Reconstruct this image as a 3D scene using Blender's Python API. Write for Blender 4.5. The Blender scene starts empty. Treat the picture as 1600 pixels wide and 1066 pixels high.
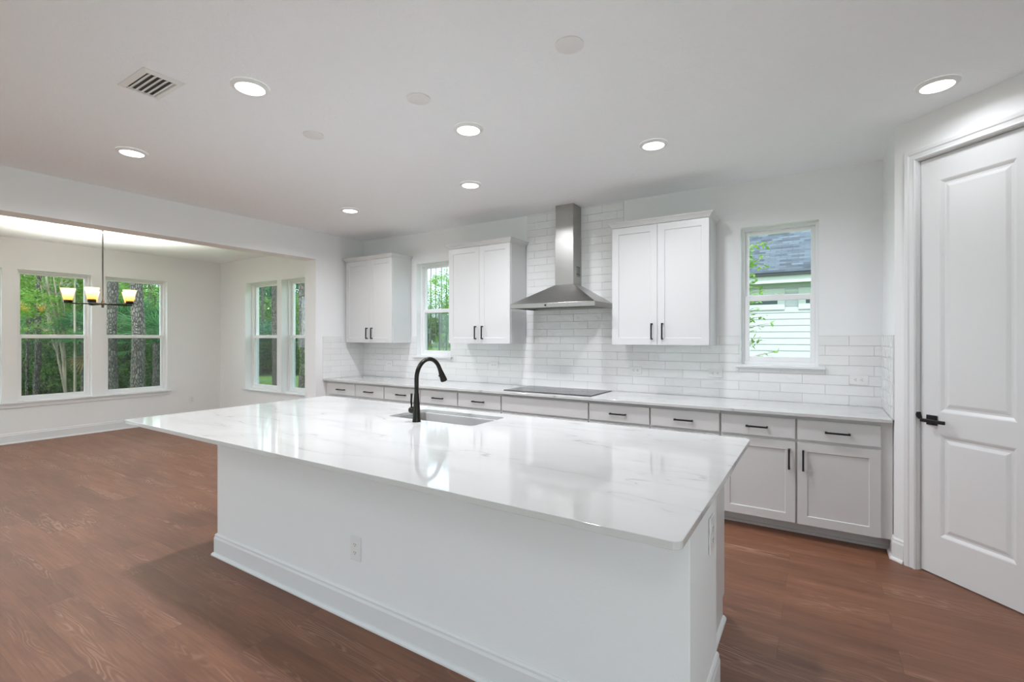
import bpy, bmesh, math, random
from math import sin, cos, pi, radians, sqrt
from mathutils import Vector, Matrix

random.seed(7)
C = bpy.context.scene.collection
SC = bpy.context.scene

# ------------------------------------------------------------------ camera
FPX, YAW, CAMZ = 752.4, radians(32.424), 1.383
cam_data = bpy.data.cameras.new('camera')
cam_data.sensor_width = 36.0
cam_data.lens = 36.0 * FPX / 1600.0
cam_data.shift_y = -(533.0 - 527.87) / 1600.0
cam_data.clip_start = 0.05
cam_data.clip_end = 400
cam = bpy.data.objects.new('camera', cam_data)
C.objects.link(cam)
cam.location = (0, 0, CAMZ)
cam.rotation_euler = (radians(90), 0, YAW)
SC.camera = cam

# ------------------------------------------------------------------ world, sun, exposure
SC.view_settings.view_transform = 'Standard'
SC.view_settings.look = 'None'
SC.view_settings.gamma = 1.0
SC.view_settings.use_curve_mapping = False
SC.view_settings.exposure = 0.06
try:
    SC.cycles.use_denoising = True
    SC.cycles.max_bounces = 14
    SC.cycles.diffuse_bounces = 8
    SC.cycles.transparent_max_bounces = 24
    SC.cycles.sample_clamp_indirect = 8
except Exception:
    pass
SKY_STRENGTH = 3.2
SUN_STRENGTH = 4.0
LAMP_WATTS = 15.0

world = bpy.data.worlds.new('sky')
SC.world = world
world.use_nodes = True
wn = world.node_tree.nodes
wl = world.node_tree.links
wn.clear()
w_out = wn.new('ShaderNodeOutputWorld')
w_bg = wn.new('ShaderNodeBackground')
w_tc = wn.new('ShaderNodeTexCoord')
w_no = wn.new('ShaderNodeTexNoise')
w_no.inputs['Scale'].default_value = 3.0
w_no.inputs['Detail'].default_value = 6
w_cr = wn.new('ShaderNodeValToRGB')
w_cr.color_ramp.elements[0].position = 0.38
w_cr.color_ramp.elements[0].color = (0.62, 0.78, 0.98, 1)
w_cr.color_ramp.elements[1].position = 0.62
w_cr.color_ramp.elements[1].color = (0.95, 0.97, 1.0, 1)
wl.new(w_tc.outputs['Generated'], w_no.inputs['Vector'])
wl.new(w_no.outputs['Fac'], w_cr.inputs['Fac'])
wl.new(w_cr.outputs['Color'], w_bg.inputs['Color'])
w_bg.inputs['Strength'].default_value = SKY_STRENGTH
wl.new(w_bg.outputs['Background'], w_out.inputs['Surface'])

sun_d = bpy.data.lights.new('sun', 'SUN')
sun_d.energy = SUN_STRENGTH
sun_d.angle = radians(1.5)
sun_d.color = (1.0, 0.96, 0.88)
sun = bpy.data.objects.new('sun', sun_d)
C.objects.link(sun)
sun.rotation_euler = Vector((-0.03, 0.60, -0.80)).to_track_quat('-Z', 'Y').to_euler()

# ------------------------------------------------------------------ main dimensions
CEIL = 2.693
YB = 4.46          # kitchen back wall
YD = 4.403         # dining back wall
XL = -5.235        # kitchen left wall
XL2 = -5.457
XD = -8.884        # dining left wall
XR = 0.404         # short return wall
YC = 3.818         # back counter front edge
TOP = 0.869        # worktop height
DIAG = Vector((1, -1, 0)).normalized()

# ------------------------------------------------------------------ material helpers
def new_mat(name):
    m = bpy.data.materials.new(name)
    m.use_nodes = True
    nt = m.node_tree
    b = nt.nodes['Principled BSDF']
    return m, nt, b

def N(nt, typ, **kw):
    n = nt.nodes.new(typ)
    for k, v in kw.items():
        if k.startswith('i_'):
            key = k[2:].replace('_', ' ')
            n.inputs[key].default_value = v
        else:
            setattr(n, k, v)
    return n

def coords(nt, scale=(1, 1, 1), loc=(0, 0, 0), rot=(0, 0, 0), kind='Object'):
    tc = N(nt, 'ShaderNodeTexCoord')
    mp = N(nt, 'ShaderNodeMapping')
    mp.inputs['Scale'].default_value = scale
    mp.inputs['Location'].default_value = loc
    mp.inputs['Rotation'].default_value = rot
    nt.links.new(tc.outputs[kind], mp.inputs['Vector'])
    return mp.outputs['Vector']

def math_node(nt, op, a, b=None, c=None, clamp=False):
    n = N(nt, 'ShaderNodeMath', operation=op)
    n.use_clamp = clamp
    for i, v in enumerate((a, b, c)):
        if v is None:
            continue
        if isinstance(v, (int, float)):
            n.inputs[i].default_value = v
        else:
            nt.links.new(v, n.inputs[i])
    return n.outputs[0]

def ramp(nt, fac, stops):
    r = N(nt, 'ShaderNodeValToRGB')
    e = r.color_ramp.elements
    while len(e) > 1:
        e.remove(e[-1])
    e[0].position = stops[0][0]
    e[0].color = (*stops[0][1], 1)
    for p, c in stops[1:]:
        x = e.new(p)
        x.color = (*c, 1)
    nt.links.new(fac, r.inputs['Fac'])
    return r.outputs['Color']

def mix_col(nt, fac, a, b, blend='MIX'):
    n = N(nt, 'ShaderNodeMix', data_type='RGBA', blend_type=blend)
    for i, v in ((0, fac), (6, a), (7, b)):
        if isinstance(v, (int, float)):
            n.inputs[i].default_value = v
        elif isinstance(v, tuple):
            n.inputs[i].default_value = (*v, 1)
        else:
            nt.links.new(v, n.inputs[i])
    return n.outputs[2]

def bump(nt, height, strength, dist, bsdf, prev=None):
    n = N(nt, 'ShaderNodeBump')
    n.inputs['Strength'].default_value = strength
    n.inputs['Distance'].default_value = dist
    nt.links.new(height, n.inputs['Height'])
    if prev is not None:
        nt.links.new(prev, n.inputs['Normal'])
    if bsdf is not None:
        nt.links.new(n.outputs['Normal'], bsdf.inputs['Normal'])
    return n.outputs['Normal']

def noise(nt, vec, scale, detail=3, rough=0.5, dist=0.0):
    n = N(nt, 'ShaderNodeTexNoise')
    n.inputs['Scale'].default_value = scale
    n.inputs['Detail'].default_value = detail
    n.inputs['Roughness'].default_value = rough
    n.inputs['Distortion'].default_value = dist
    if vec is not None:
        nt.links.new(vec, n.inputs['Vector'])
    return n.outputs['Fac']

def paint(name, col, rough=0.5, tex=0.0, texscale=120, var=0.0):
    m, nt, b = new_mat(name)
    b.inputs['Base Color'].default_value = (*col, 1)
    b.inputs['Roughness'].default_value = rough
    v = coords(nt)
    if tex > 0:
        h = noise(nt, v, texscale, 4, 0.6)
        bump(nt, h, 0.35, tex, b)
    if var > 0:
        f = noise(nt, v, 3.0, 2)
        c = mix_col(nt, f, tuple(x * (1 - var) for x in col), tuple(min(1, x * (1 + var)) for x in col))
        nt.links.new(c, b.inputs['Base Color'])
    return m

M = {}
M['wall'] = paint('wall paint', (0.84, 0.845, 0.85), 0.6, 0.0012, 90)
M['ceiling'] = paint('ceiling paint', (0.90, 0.925, 0.945), 0.75, 0.0, 40)
# knock-down texture on the ceiling
_nt = M['ceiling'].node_tree
_b = _nt.nodes['Principled BSDF']
_v = coords(_nt)
_h = noise(_nt, _v, 28, 4, 0.6, 0.6)
_h2 = ramp(_nt, _h, [(0.47, (0, 0, 0)), (0.56, (1, 1, 1))])
bump(_nt, _h2, 0.5, 0.0016, _b)
M['trim'] = paint('trim paint', (0.77, 0.775, 0.78), 0.32)
M['cabinet'] = paint('cabinet paint', (0.65, 0.65, 0.65), 0.33)
M['vinyl'] = paint('window vinyl', (0.85, 0.85, 0.86), 0.35)
M['plastic'] = paint('white plastic', (0.80, 0.80, 0.79), 0.3)
M['dark_slot'] = paint('dark slot', (0.03, 0.03, 0.03), 0.5)
M['cap'] = paint('ceiling cap', (0.82, 0.82, 0.81), 0.45)
M['vent_dark'] = paint('vent interior', (0.16, 0.16, 0.16), 0.7)
M['screen_frame'] = paint('screen frame', (0.10, 0.20, 0.22), 0.4)

def metal(name, col, rough, metallic=1.0, brushed=None):
    m, nt, b = new_mat(name)
    b.inputs['Base Color'].default_value = (*col, 1)
    b.inputs['Metallic'].default_value = metallic
    b.inputs['Roughness'].default_value = rough
    if brushed:
        v = coords(nt, scale=brushed)
        h = noise(nt, v, 1.0, 3, 0.6)
        r = math_node(nt, 'MULTIPLY_ADD', h, 0.22, rough - 0.11)
        nt.links.new(r, b.inputs['Roughness'])
        bump(nt, h, 0.15, 0.0004, b)
    return m

M['steel'] = metal('brushed steel', (0.43, 0.42, 0.405), 0.34, 1, (4, 4, 700))
M['steel_canopy'] = metal('brushed steel canopy', (0.44, 0.43, 0.41), 0.30, 1, (4, 500, 500))
M['steel_sink'] = metal('sink steel', (0.34, 0.335, 0.325), 0.30, 1, (500, 6, 6))
M['filter'] = metal('hood filter', (0.35, 0.35, 0.34), 0.4)
M['bronze'] = metal('dark bronze', (0.028, 0.026, 0.022), 0.28, 0.85)
M['black'] = metal('black pull', (0.008, 0.008, 0.009), 0.5, 0.0)
M['black_matte'] = metal('black lever', (0.018, 0.018, 0.018), 0.42, 0.5)
M['pewter'] = metal('pewter', (0.14, 0.135, 0.125), 0.3, 1)

# cooktop glass
m, nt, b = new_mat('cooktop glass')
b.inputs['Base Color'].default_value = (0.02, 0.021, 0.023, 1)
b.inputs['Roughness'].default_value = 0.12
b.inputs['Specular IOR Level'].default_value = 0.22
M['cooktop'] = m
M['cooktop_ring'] = paint('cooktop ring print', (0.16, 0.16, 0.16), 0.2)

# quartz
m, nt, b = new_mat('white quartz')
v = coords(nt, rot=(0, 0, radians(-9)), scale=(0.75, 2.3, 1.0))
d = noise(nt, v, 1.3, 5, 0.6)
vv = N(nt, 'ShaderNodeVectorMath', operation='ADD')
sc = N(nt, 'ShaderNodeVectorMath', operation='SCALE')
nn = N(nt, 'ShaderNodeTexNoise')
nn.inputs['Scale'].default_value = 1.6
nn.inputs['Detail'].default_value = 6
nt.links.new(v, nn.inputs['Vector'])
nt.links.new(nn.outputs['Color'], sc.inputs[0])
sc.inputs['Scale'].default_value = 0.9
nt.links.new(v, vv.inputs[0])
nt.links.new(sc.outputs[0], vv.inputs[1])
vein = noise(nt, vv.outputs[0], 1.05, 2, 0.5)
dist = math_node(nt, 'ABSOLUTE', math_node(nt, 'SUBTRACT', vein, 0.5))
line = math_node(nt, 'SUBTRACT', 1.0, math_node(nt, 'MULTIPLY', dist, 95.0), clamp=True)
patch = noise(nt, v, 4.5, 3, 0.7)
patch2 = math_node(nt, 'MULTIPLY_ADD', patch, 5.0, -2.2, clamp=True)
line = math_node(nt, 'MULTIPLY', line, patch2, clamp=True)
halo = math_node(nt, 'SUBTRACT', 1.0, math_node(nt, 'MULTIPLY', dist, 13.0), clamp=True)
halo = math_node(nt, 'MULTIPLY', halo, 0.10)
tot = math_node(nt, 'MAXIMUM', math_node(nt, 'MULTIPLY', line, 0.62), halo)
col = mix_col(nt, tot, (0.62, 0.62, 0.612), (0.27, 0.27, 0.265))
nt.links.new(col, b.inputs['Base Color'])
b.inputs['Roughness'].default_value = 0.06
b.inputs['Specular IOR Level'].default_value = 0.6
M['quartz'] = m

# glossy hand-made subway tile, laid by x+y so it wraps round the corners
m, nt, b = new_mat('glossy white tile')
tc = N(nt, 'ShaderNodeTexCoord')
sx = N(nt, 'ShaderNodeSeparateXYZ')
nt.links.new(tc.outputs['Object'], sx.inputs[0])
u_ = math_node(nt, 'ADD', sx.outputs[0], sx.outputs[1])
u_ = math_node(nt, 'ADD', u_, -0.992 - 0.1525 + 30.5)
z_ = math_node(nt, 'ADD', sx.outputs[2], -TOP + 0.0755 * 10)
cb = N(nt, 'ShaderNodeCombineXYZ')
nt.links.new(u_, cb.inputs[0])
nt.links.new(z_, cb.inputs[1])
br = N(nt, 'ShaderNodeTexBrick')
br.offset = 0.5
br.inputs['Color1'].default_value = (0, 0, 0, 1)
br.inputs['Color2'].default_value = (1, 1, 1, 1)
br.inputs['Mortar'].default_value = (0.5, 0.5, 0.5, 1)
br.inputs['Scale'].default_value = 1.0
br.inputs['Mortar Size'].default_value = 0.0016
br.inputs['Mortar Smooth'].default_value = 0.6
br.inputs['Brick Width'].default_value = 0.305
br.inputs['Row Height'].default_value = 0.0755
nt.links.new(cb.outputs[0], br.inputs['Vector'])
rnd = N(nt, 'ShaderNodeSeparateColor')
nt.links.new(br.outputs['Color'], rnd.inputs[0])
off = N(nt, 'ShaderNodeCombineXYZ')
nt.links.new(math_node(nt, 'MULTIPLY', rnd.outputs[0], 37.0), off.inputs[2])
va = N(nt, 'ShaderNodeVectorMath', operation='ADD')
nt.links.new(cb.outputs[0], va.inputs[0])
nt.links.new(off.outputs[0], va.inputs[1])
wav = noise(nt, va.outputs[0], 11.0, 2, 0.5)
col = mix_col(nt, br.outputs['Fac'], mix_col(nt, rnd.outputs[0], (0.79, 0.79, 0.785), (0.83, 0.83, 0.825)), (0.60, 0.60, 0.59))
nt.links.new(col, b.inputs['Base Color'])
b.inputs['Roughness'].default_value = 0.09
inv = math_node(nt, 'SUBTRACT', 1.0, br.outputs['Fac'])
n1 = bump(nt, wav, 0.8, 0.008, None)
bump(nt, inv, 0.6, 0.0015, b, n1)
rg = math_node(nt, 'MULTIPLY_ADD', br.outputs['Fac'], 0.5, 0.09)
nt.links.new(rg, b.inputs['Roughness'])
M['tile'] = m

# wood-look vinyl plank, boards along X
m, nt, b = new_mat('brown plank floor')
v = coords(nt)
br = N(nt, 'ShaderNodeTexBrick')
br.offset = 0.37
br.offset_frequency = 2
br.squash_frequency = 2
br.inputs['Color1'].default_value = (0, 0, 0, 1)
br.inputs['Color2'].default_value = (1, 1, 1, 1)
br.inputs['Mortar'].default_value = (0.5, 0.5, 0.5, 1)
br.inputs['Scale'].default_value = 1.0
br.inputs['Mortar Size'].default_value = 0.0011
br.inputs['Mortar Smooth'].default_value = 0.3
br.inputs['Brick Width'].default_value = 1.22
br.inputs['Row Height'].default_value = 0.178
v2 = coords(nt, loc=(30.2, 20.07, 0))
nt.links.new(v2, br.inputs['Vector'])
sp = N(nt, 'ShaderNodeSeparateColor')
nt.links.new(br.outputs['Color'], sp.inputs[0])
rr = sp.outputs[0]
cbo = N(nt, 'ShaderNodeCombineXYZ')
nt.links.new(math_node(nt, 'MULTIPLY', rr, 53.0), cbo.inputs[2])
nt.links.new(math_node(nt, 'MULTIPLY', rr, 17.0), cbo.inputs[0])
va = N(nt, 'ShaderNodeVectorMath', operation='ADD')
nt.links.new(v, va.inputs[0])
nt.links.new(cbo.outputs[0], va.inputs[1])
st = N(nt, 'ShaderNodeMapping')
st.inputs['Scale'].default_value = (0.95, 7.5, 1)
nt.links.new(va.outputs[0], st.inputs['Vector'])
field = noise(nt, st.outputs[0], 1.0, 3.0, 0.42, 0.1)
rings = math_node(nt, 'PINGPONG', math_node(nt, 'MULTIPLY', field, 26.0), 0.5)
lines = math_node(nt, 'SUBTRACT', 1.0, math_node(nt, 'MULTIPLY', rings, 3.4), clamp=True)
st2 = N(nt, 'ShaderNodeMapping')
st2.inputs['Scale'].default_value = (3.2, 95, 1)
nt.links.new(va.outputs[0], st2.inputs['Vector'])
fine = noise(nt, st2.outputs[0], 1.0, 5, 0.65)
st3 = N(nt, 'ShaderNodeMapping')
st3.inputs['Scale'].default_value = (1.3, 7, 1)
nt.links.new(va.outputs[0], st3.inputs['Vector'])
cloud = noise(nt, st3.outputs[0], 1.4, 4, 0.6)
mask = math_node(nt, 'MULTIPLY_ADD', noise(nt, st3.outputs[0], 0.8, 3, 0.6), 7.0, -3.65, clamp=True)
lines = math_node(nt, 'MULTIPLY', lines, mask)
base = mix_col(nt, cloud, (0.105, 0.040, 0.020), (0.33, 0.145, 0.078))
pv = math_node(nt, 'MULTIPLY_ADD', rr, 0.26, 0.91)
pvc = N(nt, 'ShaderNodeCombineColor')
for _i in range(3):
    nt.links.new(pv, pvc.inputs[_i])
base = mix_col(nt, 1.0, base, pvc.outputs[0], 'MULTIPLY')
fr = math_node(nt, 'MULTIPLY_ADD', fine, 1.9, -0.62, clamp=True)
base = mix_col(nt, math_node(nt, 'MULTIPLY', fr, 0.6), base, (0.085, 0.04, 0.024))
base = mix_col(nt, math_node(nt, 'MULTIPLY', lines, 0.58), base, (0.48, 0.28, 0.19))
base = mix_col(nt, math_node(nt, 'MULTIPLY', br.outputs['Fac'], 0.55), base, (0.08, 0.04, 0.025))
nt.links.new(base, b.inputs['Base Color'])
b.inputs['Roughness'].default_value = 0.46
b.inputs['Specular IOR Level'].default_value = 0.5
hh = math_node(nt, 'MULTIPLY_ADD', br.outputs['Fac'], -0.6, math_node(nt, 'MULTIPLY', fine, 0.5))
bump(nt, hh, 0.35, 0.0012, b)
M['floor'] = m

# window glass: straight-through transmission with a fresnel reflection
def glass_mat(name, tint, refl=0.9):
    m = bpy.data.materials.new(name)
    m.use_nodes = True
    nt = m.node_tree
    nt.nodes.clear()
    o = N(nt, 'ShaderNodeOutputMaterial')
    t = N(nt, 'ShaderNodeBsdfTransparent')
    t.inputs[0].default_value = (*tint, 1)
    g = N(nt, 'ShaderNodeBsdfGlossy')
    g.inputs['Roughness'].default_value = 0.01
    g.inputs['Color'].default_value = (refl, refl, refl, 1)
    f = N(nt, 'ShaderNodeFresnel')
    # same reflectance on both faces of the thin pane
    geo = N(nt, 'ShaderNodeNewGeometry')
    ior = math_node(nt, 'MULTIPLY_ADD', geo.outputs['Backfacing'], 1 / 1.45 - 1.45, 1.45)
    nt.links.new(ior, f.inputs['IOR'])
    mx = N(nt, 'ShaderNodeMixShader')
    nt.links.new(f.outputs[0], mx.inputs[0])
    nt.links.new(t.outputs[0], mx.inputs[1])
    nt.links.new(g.outputs[0], mx.inputs[2])
    nt.links.new(mx.outputs[0], o.inputs['Surface'])
    return m
M['glass'] = glass_mat('window glass', (0.93, 0.97, 0.955))

m = bpy.data.materials.new('insect screen')
m.use_nodes = True
nt = m.node_tree
nt.nodes.clear()
o = N(nt, 'ShaderNodeOutputMaterial')
t = N(nt, 'ShaderNodeBsdfTransparent')
dfs = N(nt, 'ShaderNodeBsdfDiffuse')
dfs.inputs[0].default_value = (0.02, 0.025, 0.025, 1)
mx = N(nt, 'ShaderNodeMixShader')
mx.inputs[0].default_value = 0.24
nt.links.new(t.outputs[0], mx.inputs[1])
nt.links.new(dfs.outputs[0], mx.inputs[2])
nt.links.new(mx.outputs[0], o.inputs['Surface'])
M['screen'] = m

def emit(name, col, strength):
    m = bpy.data.materials.new(name)
    m.use_nodes = True
    nt = m.node_tree
    nt.nodes.clear()
    o = N(nt, 'ShaderNodeOutputMaterial')
    e = N(nt, 'ShaderNodeEmission')
    e.inputs[0].default_value = (*col, 1)
    e.inputs[1].default_value = strength
    nt.links.new(e.outputs[0], o.inputs['Surface'])
    return m
M['lamp'] = emit('lit diffuser', (1.0, 0.985, 0.96), 7.0)
M['bulb'] = emit('lit bulb', (1.0, 0.86, 0.66), 22.0)

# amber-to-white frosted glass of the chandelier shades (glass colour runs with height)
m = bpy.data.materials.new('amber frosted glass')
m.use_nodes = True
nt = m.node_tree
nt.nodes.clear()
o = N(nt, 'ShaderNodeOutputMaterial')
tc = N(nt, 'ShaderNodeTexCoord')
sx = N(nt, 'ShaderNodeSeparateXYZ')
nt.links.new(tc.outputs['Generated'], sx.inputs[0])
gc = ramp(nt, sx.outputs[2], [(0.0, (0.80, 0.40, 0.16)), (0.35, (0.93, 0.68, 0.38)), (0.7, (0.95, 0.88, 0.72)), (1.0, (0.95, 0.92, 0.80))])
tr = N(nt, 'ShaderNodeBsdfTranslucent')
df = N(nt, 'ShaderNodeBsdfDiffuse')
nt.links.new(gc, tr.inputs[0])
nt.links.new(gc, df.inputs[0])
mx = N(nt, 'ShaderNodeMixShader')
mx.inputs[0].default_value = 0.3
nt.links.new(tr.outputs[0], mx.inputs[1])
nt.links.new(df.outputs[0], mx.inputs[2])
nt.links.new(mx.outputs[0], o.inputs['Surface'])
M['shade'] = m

def leaf_mat(name, c1, c2, rough=0.5):
    m, nt, b = new_mat(name)
    g = N(nt, 'ShaderNodeNewGeometry')
    c = mix_col(nt, g.outputs['Random Per Island'], c1, c2)
    nt.links.new(c, b.inputs['Base Color'])
    b.inputs['Roughness'].default_value = rough
    tr = N(nt, 'ShaderNodeBsdfTranslucent')
    nt.links.new(c, tr.inputs[0])
    mx = N(nt, 'ShaderNodeMixShader')
    mx.inputs[0].default_value = 0.42
    out = nt.nodes['Material Output']
    nt.links.new(b.outputs[0], mx.inputs[1])
    nt.links.new(tr.outputs[0], mx.inputs[2])
    nt.links.new(mx.outputs[0], out.inputs['Surface'])
    return m
M['leaf_bright'] = leaf_mat('bright leaves', (0.10, 0.26, 0.03), (0.30, 0.48, 0.09))
M['leaf_mid'] = leaf_mat('mid leaves', (0.06, 0.20, 0.035), (0.24, 0.46, 0.09))
M['leaf_dark'] = leaf_mat('dark leaves', (0.03, 0.12, 0.03), (0.14, 0.31, 0.08))
M['leaf_teal'] = leaf_mat('blue green leaves', (0.04, 0.17, 0.10), (0.14, 0.38, 0.22))
M['palm'] = leaf_mat('palm fronds', (0.03, 0.13, 0.05), (0.12, 0.30, 0.11), 0.35)
M['palm_dead'] = leaf_mat('dead palm frond', (0.30, 0.22, 0.10), (0.48, 0.36, 0.18), 0.7)
M['needle'] = leaf_mat('pine needles', (0.03, 0.10, 0.04), (0.08, 0.19, 0.07))

m, nt, b = new_mat('pine bark')
v = coords(nt, scale=(1, 1, 0.38))
vo = N(nt, 'ShaderNodeTexVoronoi')
vo.feature = 'DISTANCE_TO_EDGE'
vo.inputs['Scale'].default_value = 26
nt.links.new(v, vo.inputs['Vector'])
pl = math_node(nt, 'MULTIPLY', vo.outputs['Distance'], 5.0, clamp=True)
nz = noise(nt, v, 40, 4, 0.7)
c = mix_col(nt, math_node(nt, 'MULTIPLY_ADD', nz, 2.2, -0.6, clamp=True), (0.07, 0.06, 0.056), (0.34, 0.30, 0.28))
c = mix_col(nt, pl, (0.05, 0.04, 0.036), c)
nt.links.new(c, b.inputs['Base Color'])
b.inputs['Roughness'].default_value = 0.9
bump(nt, pl, 0.9, 0.03, b)
M['bark'] = m
M['bark_pale'] = paint('pale bark', (0.34, 0.28, 0.22), 0.85, 0.01, 20, 0.25)

m, nt, b = new_mat('lawn')
v = coords(nt)
n1 = noise(nt, v, 0.6, 4, 0.6)
n2 = noise(nt, v, 30, 4, 0.7)
c = mix_col(nt, n1, (0.09, 0.20, 0.04), (0.22, 0.38, 0.09))
c = mix_col(nt, math_node(nt, 'MULTIPLY', n2, 0.6), c, (0.06, 0.16, 0.03))
nt.links.new(c, b.inputs['Base Color'])
b.inputs['Roughness'].default_value = 0.95
M['lawn'] = m

m, nt, b = new_mat('pink brick')
v = coords(nt)
sxx = N(nt, 'ShaderNodeSeparateXYZ')
nt.links.new(v, sxx.inputs[0])
cb = N(nt, 'ShaderNodeCombineXYZ')
nt.links.new(math_node(nt, 'ADD', sxx.outputs[0], sxx.outputs[1]), cb.inputs[0])
nt.links.new(sxx.outputs[2], cb.inputs[1])
br = N(nt, 'ShaderNodeTexBrick')
br.inputs['Scale'].default_value = 1
br.inputs['Color1'].default_value = (0.42, 0.17, 0.11, 1)
br.inputs['Color2'].default_value = (0.55, 0.27, 0.19, 1)
br.inputs['Mortar'].default_value = (0.55, 0.5, 0.45, 1)
br.inputs['Mortar Size'].default_value = 0.008
br.inputs['Brick Width'].default_value = 0.22
br.inputs['Row Height'].default_value = 0.075
nt.links.new(cb.outputs[0], br.inputs['Vector'])
nt.links.new(br.outputs['Color'], b.inputs['Base Color'])
b.inputs['Roughness'].default_value = 0.9
M['brick'] = m

# asphalt shingles: courses follow the slope (object y), tabs along x
m, nt, b = new_mat('blue grey shingles')
v = coords(nt)
br = N(nt, 'ShaderNodeTexBrick')
br.offset = 0.43
br.inputs['Scale'].default_value = 1
br.inputs['Color1'].default_value = (0.025, 0.032, 0.045, 1)
br.inputs['Color2'].default_value = (0.115, 0.145, 0.185, 1)
br.inputs['Mortar'].default_value = (0.04, 0.05, 0.07, 1)
br.inputs['Mortar Size'].default_value = 0.009
br.inputs['Mortar Smooth'].default_value = 0.4
br.inputs['Brick Width'].default_value = 0.26
br.inputs['Row Height'].default_value = 0.105
nt.links.new(v, br.inputs['Vector'])
n2 = noise(nt, v, 60, 3, 0.7)
c = mix_col(nt, math_node(nt, 'MULTIPLY', n2, 0.3), br.outputs['Color'], (0.09, 0.11, 0.14))
nt.links.new(c, b.inputs['Base Color'])
b.inputs['Roughness'].default_value = 0.9
M['shingle'] = m
M['siding'] = paint('pale green siding', (0.44, 0.44, 0.49), 0.6)
M['fascia'] = paint('white fascia', (0.50, 0.53, 0.53), 0.5)
M['siding_white'] = paint('white siding', (0.75, 0.77, 0.74), 0.6)
M['drip'] = paint('dark drip edge', (0.02, 0.025, 0.03), 0.5)
M['house_glass'] = metal('dark house glass', (0.05, 0.07, 0.08), 0.08, 0.3)
M['bounce_patio'] = paint('pale concrete', (0.66, 0.65, 0.62), 0.85, 0.001, 60, 0.05)
M['teal_trim'] = paint('teal exterior trim', (0.09, 0.22, 0.25), 0.5)

# ------------------------------------------------------------------ mesh helpers
ROOTM = {}

class MB:
    def __init__(s):
        s.v = []
        s.f = []
    def add(s, verts, faces):
        o = len(s.v)
        s.v += [tuple(p) for p in verts]
        s.f += [tuple(i + o for i in f) for f in faces]
        return s
    def box(s, x0, x1, y0, y1, z0, z1):
        if x0 > x1: x0, x1 = x1, x0
        if y0 > y1: y0, y1 = y1, y0
        if z0 > z1: z0, z1 = z1, z0
        return s.add([(x0, y0, z0), (x1, y0, z0), (x1, y1, z0), (x0, y1, z0), (x0, y0, z1), (x1, y0, z1), (x1, y1, z1), (x0, y1, z1)],
                     [(0, 3, 2, 1), (4, 5, 6, 7), (0, 1, 5, 4), (1, 2, 6, 5), (2, 3, 7, 6), (3, 0, 4, 7)])
    def loft(s, loops, closed=True, cap=True):
        n = len(loops[0])
        o = len(s.v)
        for lp in loops:
            s.v += [tuple(p) for p in lp]
        for k in range(len(loops) - 1):
            a, c = o + k * n, o + (k + 1) * n
            for i in range(n if closed else n - 1):
                j = (i + 1) % n
                s.f.append((a + i, a + j, c + j, c + i))
        if cap and closed:
            s.f.append(tuple(o + i for i in reversed(range(n))))
            s.f.append(tuple(o + (len(loops) - 1) * n + i for i in range(n)))
        return s
    def lathe(s, prof, n=32, cx=0, cy=0, cap=True):
        return s.loft([[(cx + r * cos(2 * pi * i / n), cy + r * sin(2 * pi * i / n), z) for i in range(n)] for r, z in prof], cap=cap)
    def tube(s, pts, radii, n=12, cap=True):
        pts = [Vector(p) for p in pts]
        if isinstance(radii, (int, float)):
            radii = [radii] * len(pts)
        loops = []
        up = None
        for i, p in enumerate(pts):
            t = (pts[min(i + 1, len(pts) - 1)] - pts[max(i - 1, 0)]).normalized()
            if up is None:
                up = Vector((0, 0, 1)) if abs(t.z) < 0.9 else Vector((1, 0, 0))
                up = t.cross(up).normalized()
            up = (up - t * up.dot(t)).normalized()
            w = t.cross(up)
            loops.append([p + (up * cos(2 * pi * k / n) + w * sin(2 * pi * k / n)) * radii[i] for k in range(n)])
        return s.loft(loops, cap=cap)
    def rings(s, rects, flip=False):
        """concentric rectangles in an XZ plane: list of (x0,x1,z0,z1,y); last one filled"""
        loops = [[(x0, y, z0), (x1, y, z0), (x1, y, z1), (x0, y, z1)] for x0, x1, z0, z1, y in rects]
        o = len(s.v)
        for lp in loops:
            s.v += lp
        for k in range(len(loops) - 1):
            a, c = o + 4 * k, o + 4 * k + 4
            for i in range(4):
                j = (i + 1) % 4
                s.f.append((a + i, a + j, c + j, c + i))
        e = o + 4 * (len(loops) - 1)
        s.f.append((e, e + 1, e + 2, e + 3))
        return s
    def xform(s, mat):
        s.v = [tuple(mat @ Vector(p)) for p in s.v]
        return s
    def build(s, name, mat, parent=None, bevel=0.0, smooth=False, world=False, fix=True, seg=2):
        me = bpy.data.meshes.new(name)
        vs = s.v
        if world and parent is not None:
            inv = ROOTM[parent.name].inverted()
            vs = [tuple(inv @ Vector(p)) for p in vs]
        me.from_pydata(vs, [], s.f)
        if fix:
            bm = bmesh.new()
            bm.from_mesh(me)
            bmesh.ops.recalc_face_normals(bm, faces=bm.faces)
            bm.to_mesh(me)
            bm.free()
        me.materials.append(M[mat] if isinstance(mat, str) else mat)
        if smooth:
            me.polygons.foreach_set('use_smooth', [True] * len(me.polygons))
        o = bpy.data.objects.new(name, me)
        C.objects.link(o)
        if parent is not None:
            o.parent = parent
            ROOTM[o.name] = ROOTM[parent.name]
        if bevel > 0:
            bv = o.modifiers.new('bevel', 'BEVEL')
            bv.width = bevel
            bv.segments = seg
            bv.limit_method = 'ANGLE'
            bv.angle_limit = radians(40)
            bv.harden_normals = False
        if smooth:
            try:
                me.set_sharp_from_angle(angle=radians(42))
            except Exception:
                pass
        return o

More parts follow.
